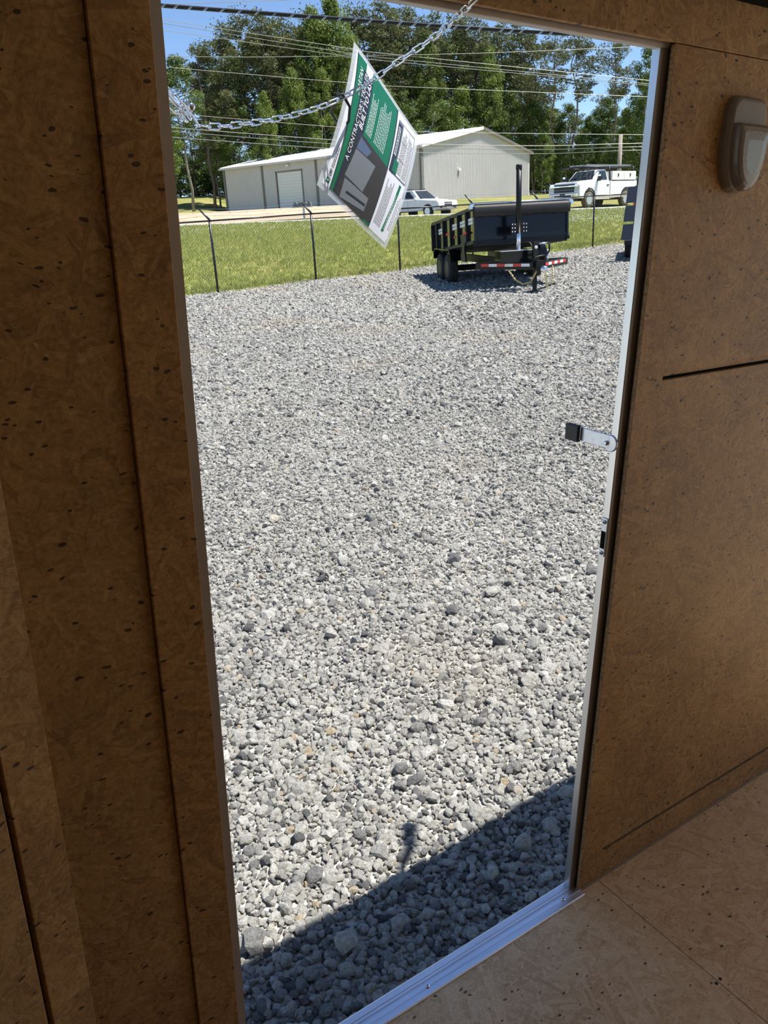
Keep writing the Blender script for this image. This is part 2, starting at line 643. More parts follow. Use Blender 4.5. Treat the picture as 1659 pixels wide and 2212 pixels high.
# loose stones ------------------------------------------------------------
def stone_mesh(i):
    import bmesh
    b = bmesh.new()
    bmesh.ops.create_icosphere(b, subdivisions=1 if i < 6 else 2, radius=0.5)
    r = random.Random(100 + i)
    ph = [r.uniform(0, 6) for _ in range(6)]
    cut = [(Vector((r.gauss(0, 1), r.gauss(0, 1), r.gauss(0, 1))).normalized(), r.uniform(0.3, 0.42)) for _ in range(6)]
    for v in b.verts:
        v.co *= 1 + r.uniform(-0.1, 0.1)
        for n, d in cut:                                # chipped flat faces
            e = v.co.dot(n) - d
            if e > 0:
                v.co -= n * e
        v.co.x *= 1.15
        v.co.z *= 0.8
    me = bpy.data.meshes.new('stone')
    b.to_mesh(me)
    b.free()
    me.materials.append(M_STONE)
    return me


def instance_nodes(name, meshes_objs):
    ng = bpy.data.node_groups.new(name, 'GeometryNodeTree')
    ng.interface.new_socket('Geometry', in_out='INPUT', socket_type='NodeSocketGeometry')
    ng.interface.new_socket('Geometry', in_out='OUTPUT', socket_type='NodeSocketGeometry')
    N = ng.nodes
    gi, go = N.new('NodeGroupInput'), N.new('NodeGroupOutput')
    g2i = N.new('GeometryNodeGeometryToInstance')
    for o in reversed(meshes_objs):
        oi = N.new('GeometryNodeObjectInfo')
        oi.inputs['Object'].default_value = o
        oi.inputs['As Instance'].default_value = True
        ng.links.new(oi.outputs['Geometry'], g2i.inputs[0])
    iop = N.new('GeometryNodeInstanceOnPoints')
    iop.inputs['Pick Instance'].default_value = True
    for nm, ty, sock in (('kind', 'INT', 'Instance Index'), ('rot', 'FLOAT_VECTOR', 'Rotation'), ('size', 'FLOAT_VECTOR', 'Scale')):
        a = N.new('GeometryNodeInputNamedAttribute')
        a.data_type = ty
        a.inputs['Name'].default_value = nm
        outp = [q for q in a.outputs if q.enabled and q.name == 'Attribute'][0]
        if nm == 'rot':
            e = N.new('FunctionNodeEulerToRotation')
            ng.links.new(outp, e.inputs[0])
            outp = e.outputs[0]
        ng.links.new(outp, iop.inputs[sock])
    ng.links.new(gi.outputs[0], iop.inputs['Points'])
    ng.links.new(g2i.outputs[0], iop.inputs['Instance'])
    ng.links.new(iop.outputs[0], go.inputs[0])
    return ng


def scatter(name, P, rot, size, kind, protos, parent=None):
    me = bpy.data.meshes.new(name)
    me.vertices.add(len(P))
    me.vertices.foreach_set('co', np.asarray(P, dtype=np.float32).ravel())
    a = me.attributes.new('rot', 'FLOAT_VECTOR', 'POINT')
    a.data.foreach_set('vector', np.asarray(rot, dtype=np.float32).ravel())
    a = me.attributes.new('size', 'FLOAT_VECTOR', 'POINT')
    a.data.foreach_set('vector', np.asarray(size, dtype=np.float32).ravel())
    a = me.attributes.new('kind', 'INT', 'POINT')
    a.data.foreach_set('value', np.asarray(kind, dtype=np.int32))
    me.update()
    o = bpy.data.objects.new(name, me)
    COL.objects.link(o)
    if parent:
        o.parent = parent
    md = o.modifiers.new('scatter', 'NODES')
    md.node_group = instance_nodes(name, protos)
    return o


STONES = [stone_mesh(i) for i in range(12)]
STONE_PROTO = [bpy.data.objects.new('stone_shape', me) for me in STONES]


def frustum_ok(P, margin=0.9):
    """keep what the doorway could show, with room for a step to the side"""
    x, y = P[:, 0], P[:, 1]
    lo = -0.62 * y - 2.2
    hi = 0.60 * y + 2.2
    tl = (TR @ (np.c_[P, np.zeros(len(P))] - T0).T)[1]
    return (x > lo) & (x < hi) & (tl > 0.75) & (y < fence_y(x) + 0.3)


def jitter_grid(x0, x1, y0, y1, step):
    xs = np.arange(x0, x1, step)
    ys = np.arange(y0, y1, step)
    X, Y = np.meshgrid(xs, ys)
    P = np.c_[X.ravel(), Y.ravel()]
    P = P + RNG.uniform(-0.55, 0.55, P.shape) * step
    return P[frustum_ok(P)]


pts, dia = [], []
for (y0, y1, st, mn) in ((0.3, 4.0, 0.0175, 0.021), (4.0, 8.0, 0.0180, 0.0212), (8.0, 14.0, 0.0235, 0.027), (14.0, 34.0, 0.042, 0.042)):
    p = jitter_grid(-17, 18, y0, y1, st)
    inner = (p[:, 0] > -0.275 * p[:, 1] - 0.7) & (p[:, 0] < 0.36 * p[:, 1] + 0.7)
    keep_ = inner | (RNG.random(len(p)) < 0.42)
    p, inner = p[keep_], inner[keep_]
    pts.append(p)
    dia.append(mn * np.where(inner, 1.0, 1.5) * np.exp(RNG.normal(0, 0.34, len(p))))
P2 = np.concatenate(pts)
D2 = np.concatenate(dia)
big = RNG.random(len(P2)) < 0.035
D2 = np.where(big, D2 * 1.75, D2)
D2 = np.clip(D2, 0.012, 0.085)
Z2 = gravel_z(P2[:, 0], P2[:, 1]) + D2 * RNG.uniform(0.05, 0.38, len(P2))
P3 = np.c_[P2, Z2]
R3 = RNG.uniform(0, 6.28, P3.shape)
R3[:, :2] = RNG.normal(0, 0.5, (len(P3), 2))
S3 = D2[:, None] * RNG.uniform(0.8, 1.2, P3.shape)
K3 = RNG.integers(0, 6, len(P3))
# the 300 that show largest are stones of their own
cc = (RC.T @ (P3 - CAM).T)
PX, PY = CX + F * cc[0] / cc[2], CY + F * cc[1] / cc[2]
vis = (PX > 345 + 0.0815 * PY + 12) & (PX < 1431 - 0.1096 * PY - 8) & (PY < 1905 + (1223 - PX) * 0.6245 - 6) & (PY < 2216)
score = np.where(vis, D2 / cc[2], 0)
top = np.argsort(-score)[:300]
mask = np.zeros(len(P3), bool)
mask[top] = True
for i in top:
    o = bpy.data.objects.new('stone', STONES[6 + int(K3[i])])
    COL.objects.link(o)
    o.parent = gravel
    o.location = P3[i]
    o.rotation_euler = R3[i]
    o.scale = S3[i]
near3 = (P3[:, 1] < 4.2)
K3 = np.where(near3, K3 + 6, K3)
loose = scatter('loose_stones', P3[~mask], R3[~mask], S3[~mask], K3[~mask], STONE_PROTO, gravel)
loose['kind'] = 'stuff'

# grass on the bank ---------------------------------------------------------
def leaf_mat(name, stops, trans=0.35, rough=0.6):
    m, nt, bs, out = new_mat(name)
    L = nt.links
    gi = nt.nodes.new('ShaderNodeNewGeometry')
    oi = nt.nodes.new('ShaderNodeObjectInfo')
    v = math_node(nt, 'FRACT', math_node(nt, 'ADD', math_node(nt, 'MULTIPLY', gi.outputs['Random Per Island'], 0.9), math_node(nt, 'MULTIPLY', oi.outputs['Random'], 0.35)))
    cr = ramp(nt, stops)
    L.new(v, cr.inputs[0])
    L.new(cr.outputs[0], bs.inputs['Base Color'])
    bs.inputs['Roughness'].default_value = rough
    bs.inputs['Specular IOR Level'].default_value = 0.25
    tr = nt.nodes.new('ShaderNodeBsdfTranslucent')
    L.new(cr.outputs[0], tr.inputs[0])
    mx = nt.nodes.new('ShaderNodeMixShader')
    mx.inputs[0].default_value = trans
    L.new(bs.outputs[0], mx.inputs[1])
    L.new(tr.outputs[0], mx.inputs[2])
    L.new(mx.outputs[0], out.inputs['Surface'])
    return m


M_GRASS = leaf_mat('grass_blades', [(0.0, (0.16, 0.22, 0.035)), (0.4, (0.29, 0.36, 0.07)), (0.8, (0.45, 0.46, 0.16)), (1.0, (0.56, 0.47, 0.28))])
tufts = []
for t in range(4):
    b = MB()
    for k in range(11):
        a = random.uniform(0, 6.28)
        px, py = random.gauss(0, 0.05), random.gauss(0, 0.05)
        h, w, ln = random.uniform(0.05, 0.115), random.uniform(0.006, 0.011), random.uniform(0.02, 0.06)
        dx, dy = math.cos(a), math.sin(a)
        b.add([(px - dy * w, py + dx * w, -0.01), (px + dy * w, py - dx * w, -0.01), (px + dx * ln, py + dy * ln, h)], [(0, 1, 2)])
    tufts.append(bpy.data.objects.new('tuft', b.mesh('tuft', M_GRASS)))
xs = RNG.uniform(-26, 27, 190000)
ys = RNG.uniform(5, 41, 190000)
ok = (ys > fence_y(xs) + 0.1 + 0.25 * RNG.random(len(xs))) & (ys < CREST) & (xs > -0.64 * ys - 1) & (xs < 0.62 * ys + 1)
xs, ys = xs[ok], ys[ok]
GP = np.c_[xs, ys, lawn_z(xs, ys)]
GR = np.c_[np.zeros(len(xs)), np.zeros(len(xs)), RNG.uniform(0, 6.28, len(xs))]
gs = RNG.uniform(0.7, 1.35, len(xs))
grass = scatter('lawn_grass', GP, GR, np.c_[gs, gs, gs], RNG.integers(0, 4, len(xs)), tufts)
tag(grass, 'short green grass covering the bank behind the fence', 'grass', None, 'stuff')
M_CLOVER = mat('white_clover', (0.75, 0.75, 0.68), 0.8)
cb_ = MB().lathe([(0.001, 0.06), (0.012, 0.065), (0.016, 0.075), (0.01, 0.088), (0.001, 0.092)], n=6)
clo = [bpy.data.objects.new('clover_head', cb_.mesh('clover_head', M_CLOVER))]
xs = np.concatenate([RNG.normal(9.2, 1.8, 500), RNG.normal(11, 3, 500), RNG.uniform(-12, 14, 900)])
ys = np.concatenate([RNG.normal(36.5, 0.8, 500), RNG.normal(38.5, 1.2, 500), RNG.uniform(34, 40.4, 900)])
ok = (ys > fence_y(xs) + 0.5) & (ys < CREST)
xs, ys = xs[ok], ys[ok]
clover = scatter('clover_heads', np.c_[xs, ys, lawn_z(xs, ys)], np.zeros((len(xs), 3)), np.ones((len(xs), 3)), np.zeros(len(xs)), clo)
tag(clover, 'tiny white clover heads dotted over the lawn bank', 'clover', None, 'stuff')

# ------------------------------------------------------------------ the cargo trailer we stand in
WY = 0.993                                              # inner face of the door wall
XE, XN = 3.3, -1.35                                     # open rear end, nose


def board(parent, name, lo, hi, m=None, bevel=0.0015):
    return MB().box(lo, hi).build(name, m or M_WALL, parent, bevel=bevel)


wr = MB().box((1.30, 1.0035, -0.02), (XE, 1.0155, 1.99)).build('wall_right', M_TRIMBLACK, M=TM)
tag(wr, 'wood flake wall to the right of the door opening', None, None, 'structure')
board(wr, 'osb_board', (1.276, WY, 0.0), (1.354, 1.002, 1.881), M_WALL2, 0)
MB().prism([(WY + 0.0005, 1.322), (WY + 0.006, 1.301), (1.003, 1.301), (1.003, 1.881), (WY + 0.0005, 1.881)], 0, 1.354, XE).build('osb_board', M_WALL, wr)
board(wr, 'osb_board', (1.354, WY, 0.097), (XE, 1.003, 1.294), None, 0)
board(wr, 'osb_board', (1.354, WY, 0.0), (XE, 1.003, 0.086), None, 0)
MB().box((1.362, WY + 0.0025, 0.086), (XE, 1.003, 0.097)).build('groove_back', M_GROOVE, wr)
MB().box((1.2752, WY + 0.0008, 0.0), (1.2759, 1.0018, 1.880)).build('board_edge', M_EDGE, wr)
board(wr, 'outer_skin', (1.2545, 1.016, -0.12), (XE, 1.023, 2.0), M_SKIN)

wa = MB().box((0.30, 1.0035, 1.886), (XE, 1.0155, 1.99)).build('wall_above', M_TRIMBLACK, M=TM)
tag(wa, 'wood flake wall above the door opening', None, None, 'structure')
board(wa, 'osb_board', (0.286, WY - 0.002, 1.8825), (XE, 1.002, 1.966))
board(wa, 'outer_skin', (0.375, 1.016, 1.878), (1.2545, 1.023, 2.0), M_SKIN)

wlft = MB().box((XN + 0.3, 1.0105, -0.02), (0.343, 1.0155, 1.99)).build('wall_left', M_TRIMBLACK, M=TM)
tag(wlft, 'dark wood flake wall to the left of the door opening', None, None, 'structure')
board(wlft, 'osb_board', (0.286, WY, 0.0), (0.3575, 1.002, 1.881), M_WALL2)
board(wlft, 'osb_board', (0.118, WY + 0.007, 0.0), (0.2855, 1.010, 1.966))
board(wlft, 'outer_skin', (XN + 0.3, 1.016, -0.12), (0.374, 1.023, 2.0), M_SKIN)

nose = empty('wall_nose', TM @ Matrix.Translation((0.123, WY - 0.004, 0)) @ Matrix.Rotation(math.radians(24), 4, 'Z'),
             'lighter wood flake wall of the trailer nose at the lower left', None, None, 'structure')
board(nose, 'osb_board', (-0.066, 0, 0), (0.0, 0.016, 1.966), M_WALL2)
board(nose, 'osb_board', (-1.45, 0, 0), (-0.074, 0.016, 1.966))
MB().box((-1.45, 0.017, 0), (-0.002, 0.04, 1.98)).build('backing', M_TRIMBLACK, nose)

wb = MB().box((XN, -0.98, -0.02), (XE, -0.955, 1.99)).build('wall_back', M_WALL, M=TM)
tag(wb, 'wood flake wall behind the camera', None, None, 'structure')
wnose = MB().box((XN - 0.03, -0.98, -0.02), (XN, 0.5, 1.99)).build('wall_front', M_WALL, M=TM)
tag(wnose, 'plain front wall of the trailer nose', None, None, 'structure')

fl = MB().box((XN, -0.98, -0.06), (XE, 1.0155, -0.020)).build('floor', M_TRIMBLACK, M=TM)
tag(fl, 'bare wood flake floor of the cargo trailer', None, None, 'structure')
for x0, x1 in ((XN, 0.121), (0.1225, 1.3425), (1.3445, 2.565), (2.567, XE)):
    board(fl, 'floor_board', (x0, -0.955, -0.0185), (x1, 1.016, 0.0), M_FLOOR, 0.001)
M_NAIL = mat('dark_nail', (0.05, 0.04, 0.035), 0.5, 0.7)
for fx, fy_ in ((1.336, 0.64), (1.353, 0.642), (1.336, 0.35), (1.353, 0.345)):
    MB().lathe([(0.004, -0.002), (0.004, 0.0006), (0.001, 0.0008)], (fx, fy_, 0), 2, 10).build('floor_screw', M_NAIL, fl)
bb = MB().prism([(0.9905, 0.0), (0.9925, 0.0), (0.9925, 0.0055), (0.991, 0.0045), (0.989, 0.002), (0.988, 0.0)], 0, 1.28, XE).build('baseboard_right', mat('caulk', (0.3, 0.22, 0.15), 0.95, vary=0.1, scale=40, spec=0.1), M=TM)
tag(bb, 'thin pale bead of caulk where the right wall meets the floor', None, None, 'structure')

ce = MB().box((XN, -0.98, 1.995), (XE, 1.05, 2.06)).build('ceiling', M_CEIL, M=TM)
tag(ce, 'roof of the cargo trailer', None, None, 'structure')
cv = MB().prism([(0.90, 1.994), (WY + 0.01, 1.994), (WY + 0.01, 1.964), (0.985, 1.9625), (0.95, 1.975)], 0, XN, XE).build('trim_2', M_TRIMBLACK, M=TM)
tag(cv, 'black ceiling trim in the top right corner', None, None, 'structure')
# unseen rod added on the roof edge, bent to cast the thin shadow
def roof_point(px, py, z):
    r = ray(px, py)
    g = CAM + r * ((0.06 - CAM[2]) / r[2])
    l0 = TR @ (g - T0)
    s = TR @ np.array(SUN)
    return l0 + s * ((z - l0[2]) / s[2])


rod = [roof_point(858, 1915, 2.05), roof_point(864, 1880, 2.085), roof_point(877, 1845, 2.13), roof_point(876, 1800, 2.19)]
MB().tube(rod, [0.013, 0.013, 0.018, 0.028], 8).build('shadow_rod', M_BLACK, ce, smooth=True)

# the aluminium door frame -----------------------------------------------------
fr = empty('trim_1', TM, 'brushed aluminium frame around the door opening', None, None, 'structure')


M_FACESHADE = mat('shaded_frame_face', (0.2, 0.165, 0.14), 0.35, 0.5, vary=0.05)  # aluminium face coloured dark to stand for the dim interior it reflects
MB().prism([(1.2535, 1.0075), (1.2550, 1.0062), (1.2550, 1.0105), (1.2570, 1.0105), (1.2570, 1.0235), (1.2535, 1.0235)], 2, -0.001, 1.875).build('jamb', M_ALU, fr)
MB().prism([(1.2551, 1.0062), (1.2670, 1.0062), (1.2675, 1.0068), (1.2770, 1.0068), (1.2770, 1.0100), (1.2551, 1.0100)], 2, -0.001, 1.875).build('jamb_face', M_FACESHADE, fr)
MB().prism([(0.3750, 1.0062), (0.3455, 1.0062), (0.3455, 1.0100), (0.3715, 1.0100), (0.3715, 1.0235), (0.3750, 1.0235)], 2, -0.001, 1.875).build('jamb', M_FRAME, fr)
MB().prism([(1.0062, 1.884), (1.0062, 1.8755), (1.0075, 1.8745), (1.0235, 1.8745), (1.0235, 1.878), (1.0105, 1.878), (1.0105, 1.884)], 0, 0.346, 1.2790).build('head', M_FRAME, fr)
strike = MB().box((1.2512, 1.0085, 0.925), (1.2537, 1.0225, 1.012)).build('strike_plate', M_ZINC, fr, bevel=0.0008)
MB().box((1.2506, 1.0100, 0.943), (1.2511, 1.0210, 0.982)).build('latch_slot', M_TRIMBLACK, strike)
for z in (0.933, 1.003):
    MB().lathe([(0.0048, -0.0005), (0.0048, 0.0015), (0.003, 0.003), (0.001, 0.0034)], (0, 0, 0), 2, 14).build('bolt', M_CHROME, strike, smooth=True).matrix_local = Matrix.Translation((1.2512, 1.0155, z)) @ Matrix.Rotation(-math.pi / 2, 4, 'Y')
    MB().lathe([(0.0022, 0.003), (0.0022, 0.0037), (0.001, 0.0037)], (0, 0, 0), 2, 6).build('bolt_socket', M_TRIMBLACK, strike).matrix_local = Matrix.Translation((1.2512, 1.0155, z)) @ Matrix.Rotation(-math.pi / 2, 4, 'Y')
# door hold-back: zinc arm with a black rubber tip that stands out of the wall
hb = MB()
hb.box((1.2510, 1.026, 1.160), (1.2540, 1.101, 1.189))
hb.box((1.2470, 1.100, 1.162), (1.2540, 1.1035, 1.192))
hold = hb.build('holdback_arm', M_ZINC, fr, bevel=0.001)
MB().lathe([(0.018, 0), (0.018, 0.002), (0.016, 0.003)], (0, 0, 0), 2, 20).build('holdback_foot', M_ZINC, hold).matrix_local = Matrix.Translation((1.2542, 1.024, 1.172)) @ Matrix.Rotation(-math.pi / 2, 4, 'Y')
MB().lathe([(0.005, 0), (0.005, 0.0035), (0.002, 0.005)], (0, 0, 0), 2, 12).build('bolt', M_CHROME, hold, smooth=True).matrix_local = Matrix.Translation((1.2510, 1.032, 1.171)) @ Matrix.Rotation(-math.pi / 2, 4, 'Y')
MB().box((1.2405, 1.1025, 1.158), (1.2530, 1.137, 1.193)).build('rubber_tip', M_BLACK, hold, bevel=0.0015)
# sill
sl = MB().prism([(0.974, 0.0), (0.974, 0.0025), (0.977, 0.004), (0.989, 0.0045), (0.9895, 0.0038), (0.9905, 0.0038), (0.991, 0.0045), (1.000, 0.0045),
                 (1.0015, 0.002), (1.006, 0.002), (1.0075, 0.0055), (1.012, 0.0055), (1.013, 0.0045), (1.014, 0.006), (1.026, 0.0075), (1.029, 0.006), (1.031, -0.002),
                 (1.031, -0.05), (1.0235, -0.05), (1.0235, -0.001)], 0, 0.336, 1.2790).build('trim_3', M_SILL, M=TM)
tag(sl, 'scuffed silver aluminium door sill with screws', None, None, 'structure')
for x in (0.37, 0.795, 1.219):
    s_ = MB().lathe([(0.0055, 0.004), (0.0055, 0.0058), (0.0035, 0.0075), (0.0015, 0.0078)], (x, 0.9935, 0), 2, 14).build('sill_screw', M_CHROME, sl, smooth=True)
    MB().lathe([(0.0018, 0.0078), (0.0018, 0.0081), (0.0005, 0.0081)], (x, 0.9935, 0), 2, 6).build('screw_socket', M_TRIMBLACK, s_)

# dome lamp --------------------------------------------------------------------
M_LAMP = mat('grey_plastic', (0.25, 0.21, 0.18), 0.45, vary=0.03)
m, nt, bs, out = new_mat('frosted_lens')
bs.inputs['Base Color'].default_value = (0.33, 0.285, 0.25, 1)
bs.inputs['Roughness'].default_value = 0.12
bs.inputs['Transmission Weight'].default_value = 0.25
wv = nt.nodes.new('ShaderNodeTexVoronoi')
wv.inputs['Scale'].default_value = 420
tc_ = nt.nodes.new('ShaderNodeTexCoord')
nt.links.new(tc_.outputs['Object'], wv.inputs['Vector'])
bp_ = nt.nodes.new('ShaderNodeBump')
bp_.inputs['Strength'].default_value = 0.15
bp_.inputs['Distance'].default_value = 0.001
nt.links.new(wv.outputs['Distance'], bp_.inputs['Height'])
nt.links.new(bp_.outputs[0], bs.inputs['Normal'])
M_LENS = m


def shield(half, levels, name, mm, parent):
    out_ = half + [(-x, z) for x, z in reversed(half[1:-1])]
    n = len(out_)
    cz = sum(p[1] for p in out_) / n
    b = MB()
    vs, fs = [], []
    for y, s in levels:
        vs += [(x * s, y, cz + (z - cz) * s) for x, z in out_]
    for i in range(len(levels) - 1):
        for k in range(n):
            fs.append((i * n + k, i * n + (k + 1) % n, (i + 1) * n + (k + 1) % n, (i + 1) * n + k))
    fs.append(tuple(range(n)))
    fs.append(tuple((len(levels) - 1) * n + k for k in range(n)))
    b.add(vs, fs)
    return b.build(name, mm, parent, smooth=False, bevel=0.003)


lamp = empty('wall_lamp', TM @ Matrix.Translation((1.492, WY, 1.733)), 'grey plastic dome light with a clear tapered lens on the right wall', 'lamp')
shield([(0, .083), (.034, .083), (.046, .078), (.054, .066), (.057, .048), (.058, .015), (.057, -.02), (.053, -.042), (.044, -.062), (.03, -.078), (.014, -.085), (0, -.086)],
       [(0.004, 1.0), (-0.010, 0.985), (-0.017, 0.95), (-0.020, 0.90)], 'lamp_base', M_LAMP, lamp)
shield([(0, .036), (.043, .036), (.0475, .032), (.048, .01), (.0465, -.012), (.042, -.036), (.034, -.057), (.021, -.075), (.009, -.082), (0, -.083)],
       [(-0.018, 1.0), (-0.026, 0.985), (-0.032, 0.95), (-0.036, 0.88), (-0.038, 0.75), (-0.039, 0.5)], 'lamp_lens', M_LENS, lamp)

# ------------------------------------------------------------------ chain across the doorway
link_b = MB()
stad = []
for k in range(7):
    a = -math.pi / 2 + math.pi * k / 6
    stad.append((0.0092 + 0.0042 * math.cos(a), 0, 0.0042 * math.sin(a)))
for k in range(7):
    a = math.pi / 2 + math.pi * k / 6
    stad.append((-0.0092 + 0.0042 * math.cos(a), 0, 0.0042 * math.sin(a)))
link_b.tube(stad, 0.00135, 7, closed=True)
LINK = link_b.mesh('link', M_CHROME, True)
PITCH = 0.0238


def lay_chain(parent, path, roll0=0.3, start=0.0):
    pts = [Vector(p) for p in path]
    # a smooth curve through the points
    dense = []
    for i in range(len(pts) - 1):
        p0, p1, p2, p3 = pts[max(i - 1, 0)], pts[i], pts[i + 1], pts[min(i + 2, len(pts) - 1)]
        for k in range(20):
            t = k / 20
            dense.append(0.5 * ((2 * p1) + (p2 - p0) * t + (2 * p0 - 5 * p1 + 4 * p2 - p3) * t * t + (3 * p1 - p0 - 3 * p2 + p3) * t ** 3))
    dense.append(pts[-1])
    acc, nxt, i, cnt = 0.0, start + PITCH / 2, 0, 0
    for a, b in zip(dense[:-1], dense[1:]):
        d = (b - a).length
        while acc + d >= nxt:
            p = a + (b - a) * ((nxt - acc) / d)
            x = (b - a).normalized()
            z = Vector((0, 0, 1))
            y = z.cross(x).normalized()
            z = x.cross(y)
            M = Matrix(((x.x, y.x, z.x, p.x), (x.y, y.y, z.y, p.y), (x.z, y.z, z.z, p.z), (0, 0, 0, 1)))
            ang = roll0 + (cnt % 2) * math.pi / 2 + 0.035 * cnt
            share('link', LINK, parent, M @ Matrix.Rotation(ang, 4, 'X'))
            nxt += PITCH
            cnt += 1
        acc += d


chain = empty('door_chain', TM, 'bright zinc link chain hanging across the top of the doorway', 'chain')
lay_chain(chain, [tloc(*q) for q in ((1036, -12, .95), (1010, 14, .975), (985, 38, 1.03), (930, 85, 1.13), (850, 140, 1.22), (790, 183, 1.275), (735, 213, 1.30),
                                     (680, 235, 1.29), (600, 256, 1.26), (500, 271, 1.22), (455, 273, 1.20), (428, 270, 1.19))])
lay_chain(chain, [tloc(*q) for q in ((430, 271, 1.188), (408, 243, 1.175), (372, 214, 1.155), (345, 190, 1.14))], 0.7)
lay_chain(chain, [tloc(*q) for q in ((412, 255, 1.165), (398, 236, 1.155), (372, 205, 1.14), (345, 178, 1.13))], 0.1)
lay_chain(chain, [tloc(*q) for q in ((402, 262, 1.17), (388, 246, 1.16), (370, 228, 1.15), (345, 205, 1.14))], 1.2)
MB().lathe([(0.0052, 0), (0.0052, 0.004), (0.003, 0.0055)], (0, 0, 0), 2, 14).build('chain_bolt', M_CHROME, chain, smooth=True).matrix_local = Matrix.Translation(tloc(412, 231, 1.15)) @ Matrix.Rotation(math.pi / 2, 4, 'X')

# ------------------------------------------------------------------ laminated flyer on the chain
FC = [np.array(p) for p in ((0.747, 1.321, 1.655), (0.883, 1.408, 1.904), (0.933, 1.361, 1.544), (1.075, 1.449, 1.764))]   # TL TR BL BR as read
fn = np.cross(FC[1] - FC[0], FC[2] - FC[0])
fn = fn / np.linalg.norm(fn)
if fn[1] > 0:
    fn = -fn                                            # towards the viewer
mid = (FC[0] + FC[3]) / 2
RB = TR.T


def tproj(p):
    return project(TM @ Vector(p))


dpx = (tproj(mid + fn * 0.01)[0] - tproj(mid)[0]) / 0.01
BULGE = max(-0.035, min(0.035, 11.0 / dpx))


def sheet(a, b, off=0.0):
    """a: 0..1 along the reading direction, b: 0..1 from its head to its foot"""
    p = FC[0] * (1 - a) * (1 - b) + FC[1] * a * (1 - b) + FC[2] * (1 - a) * b + FC[3] * a * b
    p = p + fn * (BULGE * 4 * a * (1 - a) + 0.006 * math.sin(3.1 * b + 1.5) + off)
    return p


def patch(poly_uv, off, n=14):
    """a quad given by its four sheet corners, following the curl of the sheet"""
    (a0, b0), (a1, b1), (a2, b2), (a3, b3) = poly_uv
    b = MB()
    vs, fs = [], []
    for j in range(n + 1):
        for i in range(n + 1):
            s, t = i / n, j / n
            A = (a0 * (1 - s) + a1 * s) * (1 - t) + (a3 * (1 - s) + a2 * s) * t
            B = (b0 * (1 - s) + b1 * s) * (1 - t) + (b3 * (1 - s) + b2 * s) * t
            vs.append(sheet(A, B, off))
    for j in range(n):
        for i in range(n):
            q = j * (n + 1) + i
            fs.append((q, q + 1, q + n + 2, q + n + 1))
    return b.add(vs, fs)


def rect(a0, b0, a1, b1):
    return [(a0, b0), (a1, b0), (a1, b1), (a0, b1)]


def text_mb(txt, a0, b0, height, off, width=None, shear=0.0, bold=0.0):
    """flat print set along the sheet; height is a share of the sheet's height"""
    cu = bpy.data.curves.new('print', 'FONT')
    cu.body = txt
    cu.size = 1.0
    cu.shear = shear
    cu.offset = bold
    cu.resolution_u = 2
    ob = bpy.data.objects.new('print', cu)
    COL.objects.link(ob)
    bpy.context.view_layer.update()
    me = bpy.data.meshes.new_from_object(ob.evaluated_get(bpy.context.evaluated_depsgraph_get()))
    vs = [v.co.copy() for v in me.vertices]
    fs = [tuple(p.vertices) for p in me.polygons]
    bpy.data.objects.remove(ob)
    bpy.data.curves.remove(cu)
    bpy.data.meshes.remove(me)
    w = max(v.x for v in vs)
    ky = height / 0.72
    kx = (width / w) if width else ky * 0.229 / 0.288
    return vs, fs, kx, ky


def print_text(parent, name, txt, a0, b0, height, m, off, width=None, shear=0.0, bold=0.0):
    vs, fs, kx, ky = text_mb(txt, a0, b0, height, off, width, shear, bold)
    b = MB()
    b.add([sheet(a0 + v.x * kx, b0 - v.y * ky, off) for v in vs], fs)
    return b.build(name, m, parent)


def paper_mat(name, c, trans=0.25):
    m, nt, bs, out = new_mat(name)
    bs.inputs['Base Color'].default_value = (*c, 1)
    bs.inputs['Roughness'].default_value = 0.22
    tr = nt.nodes.new('ShaderNodeBsdfTranslucent')
    tr.inputs[0].default_value = (*c, 1)
    mx = nt.nodes.new('ShaderNodeMixShader')
    mx.inputs[0].default_value = trans
    nt.links.new(bs.outputs[0], mx.inputs[1])
    nt.links.new(tr.outputs[0], mx.inputs[2])
    nt.links.new(mx.outputs[0], out.inputs['Surface'])
    return m


m, nt, bs, out = new_mat('clear_film')
tb = nt.nodes.new('ShaderNodeBsdfTransparent')
tb.inputs[0].default_value = (0.93, 0.95, 0.97, 1)
bs.inputs['Base Color'].default_value = (0.8, 0.83, 0.88, 1)
bs.inputs['Roughness'].default_value = 0.15
mx_ = nt.nodes.new('ShaderNodeMixShader')
mx_.inputs[0].default_value = 0.28
nt.links.new(tb.outputs[0], mx_.inputs[1])
nt.links.new(bs.outputs[0], mx_.inputs[2])
nt.links.new(mx_.outputs[0], out.inputs['Surface'])
M_FILM = m
M_PAPER = paper_mat('white_paper', (0.8, 0.81, 0.86), 0.3)
M_PGREEN = paper_mat('green_print', (0.012, 0.17, 0.075))
M_PDARK = paper_mat('black_print', (0.022, 0.025, 0.035), 0.1)
M_PGREY = paper_mat('grey_print', (0.2, 0.22, 0.25))
M_PMID = paper_mat('dark_grey_print', (0.05, 0.045, 0.042))
M_PBLUE = paper_mat('slate_blue_print', (0.11, 0.15, 0.25))
M_PWHITE = paper_mat('white_print', (0.85, 0.87, 0.9))

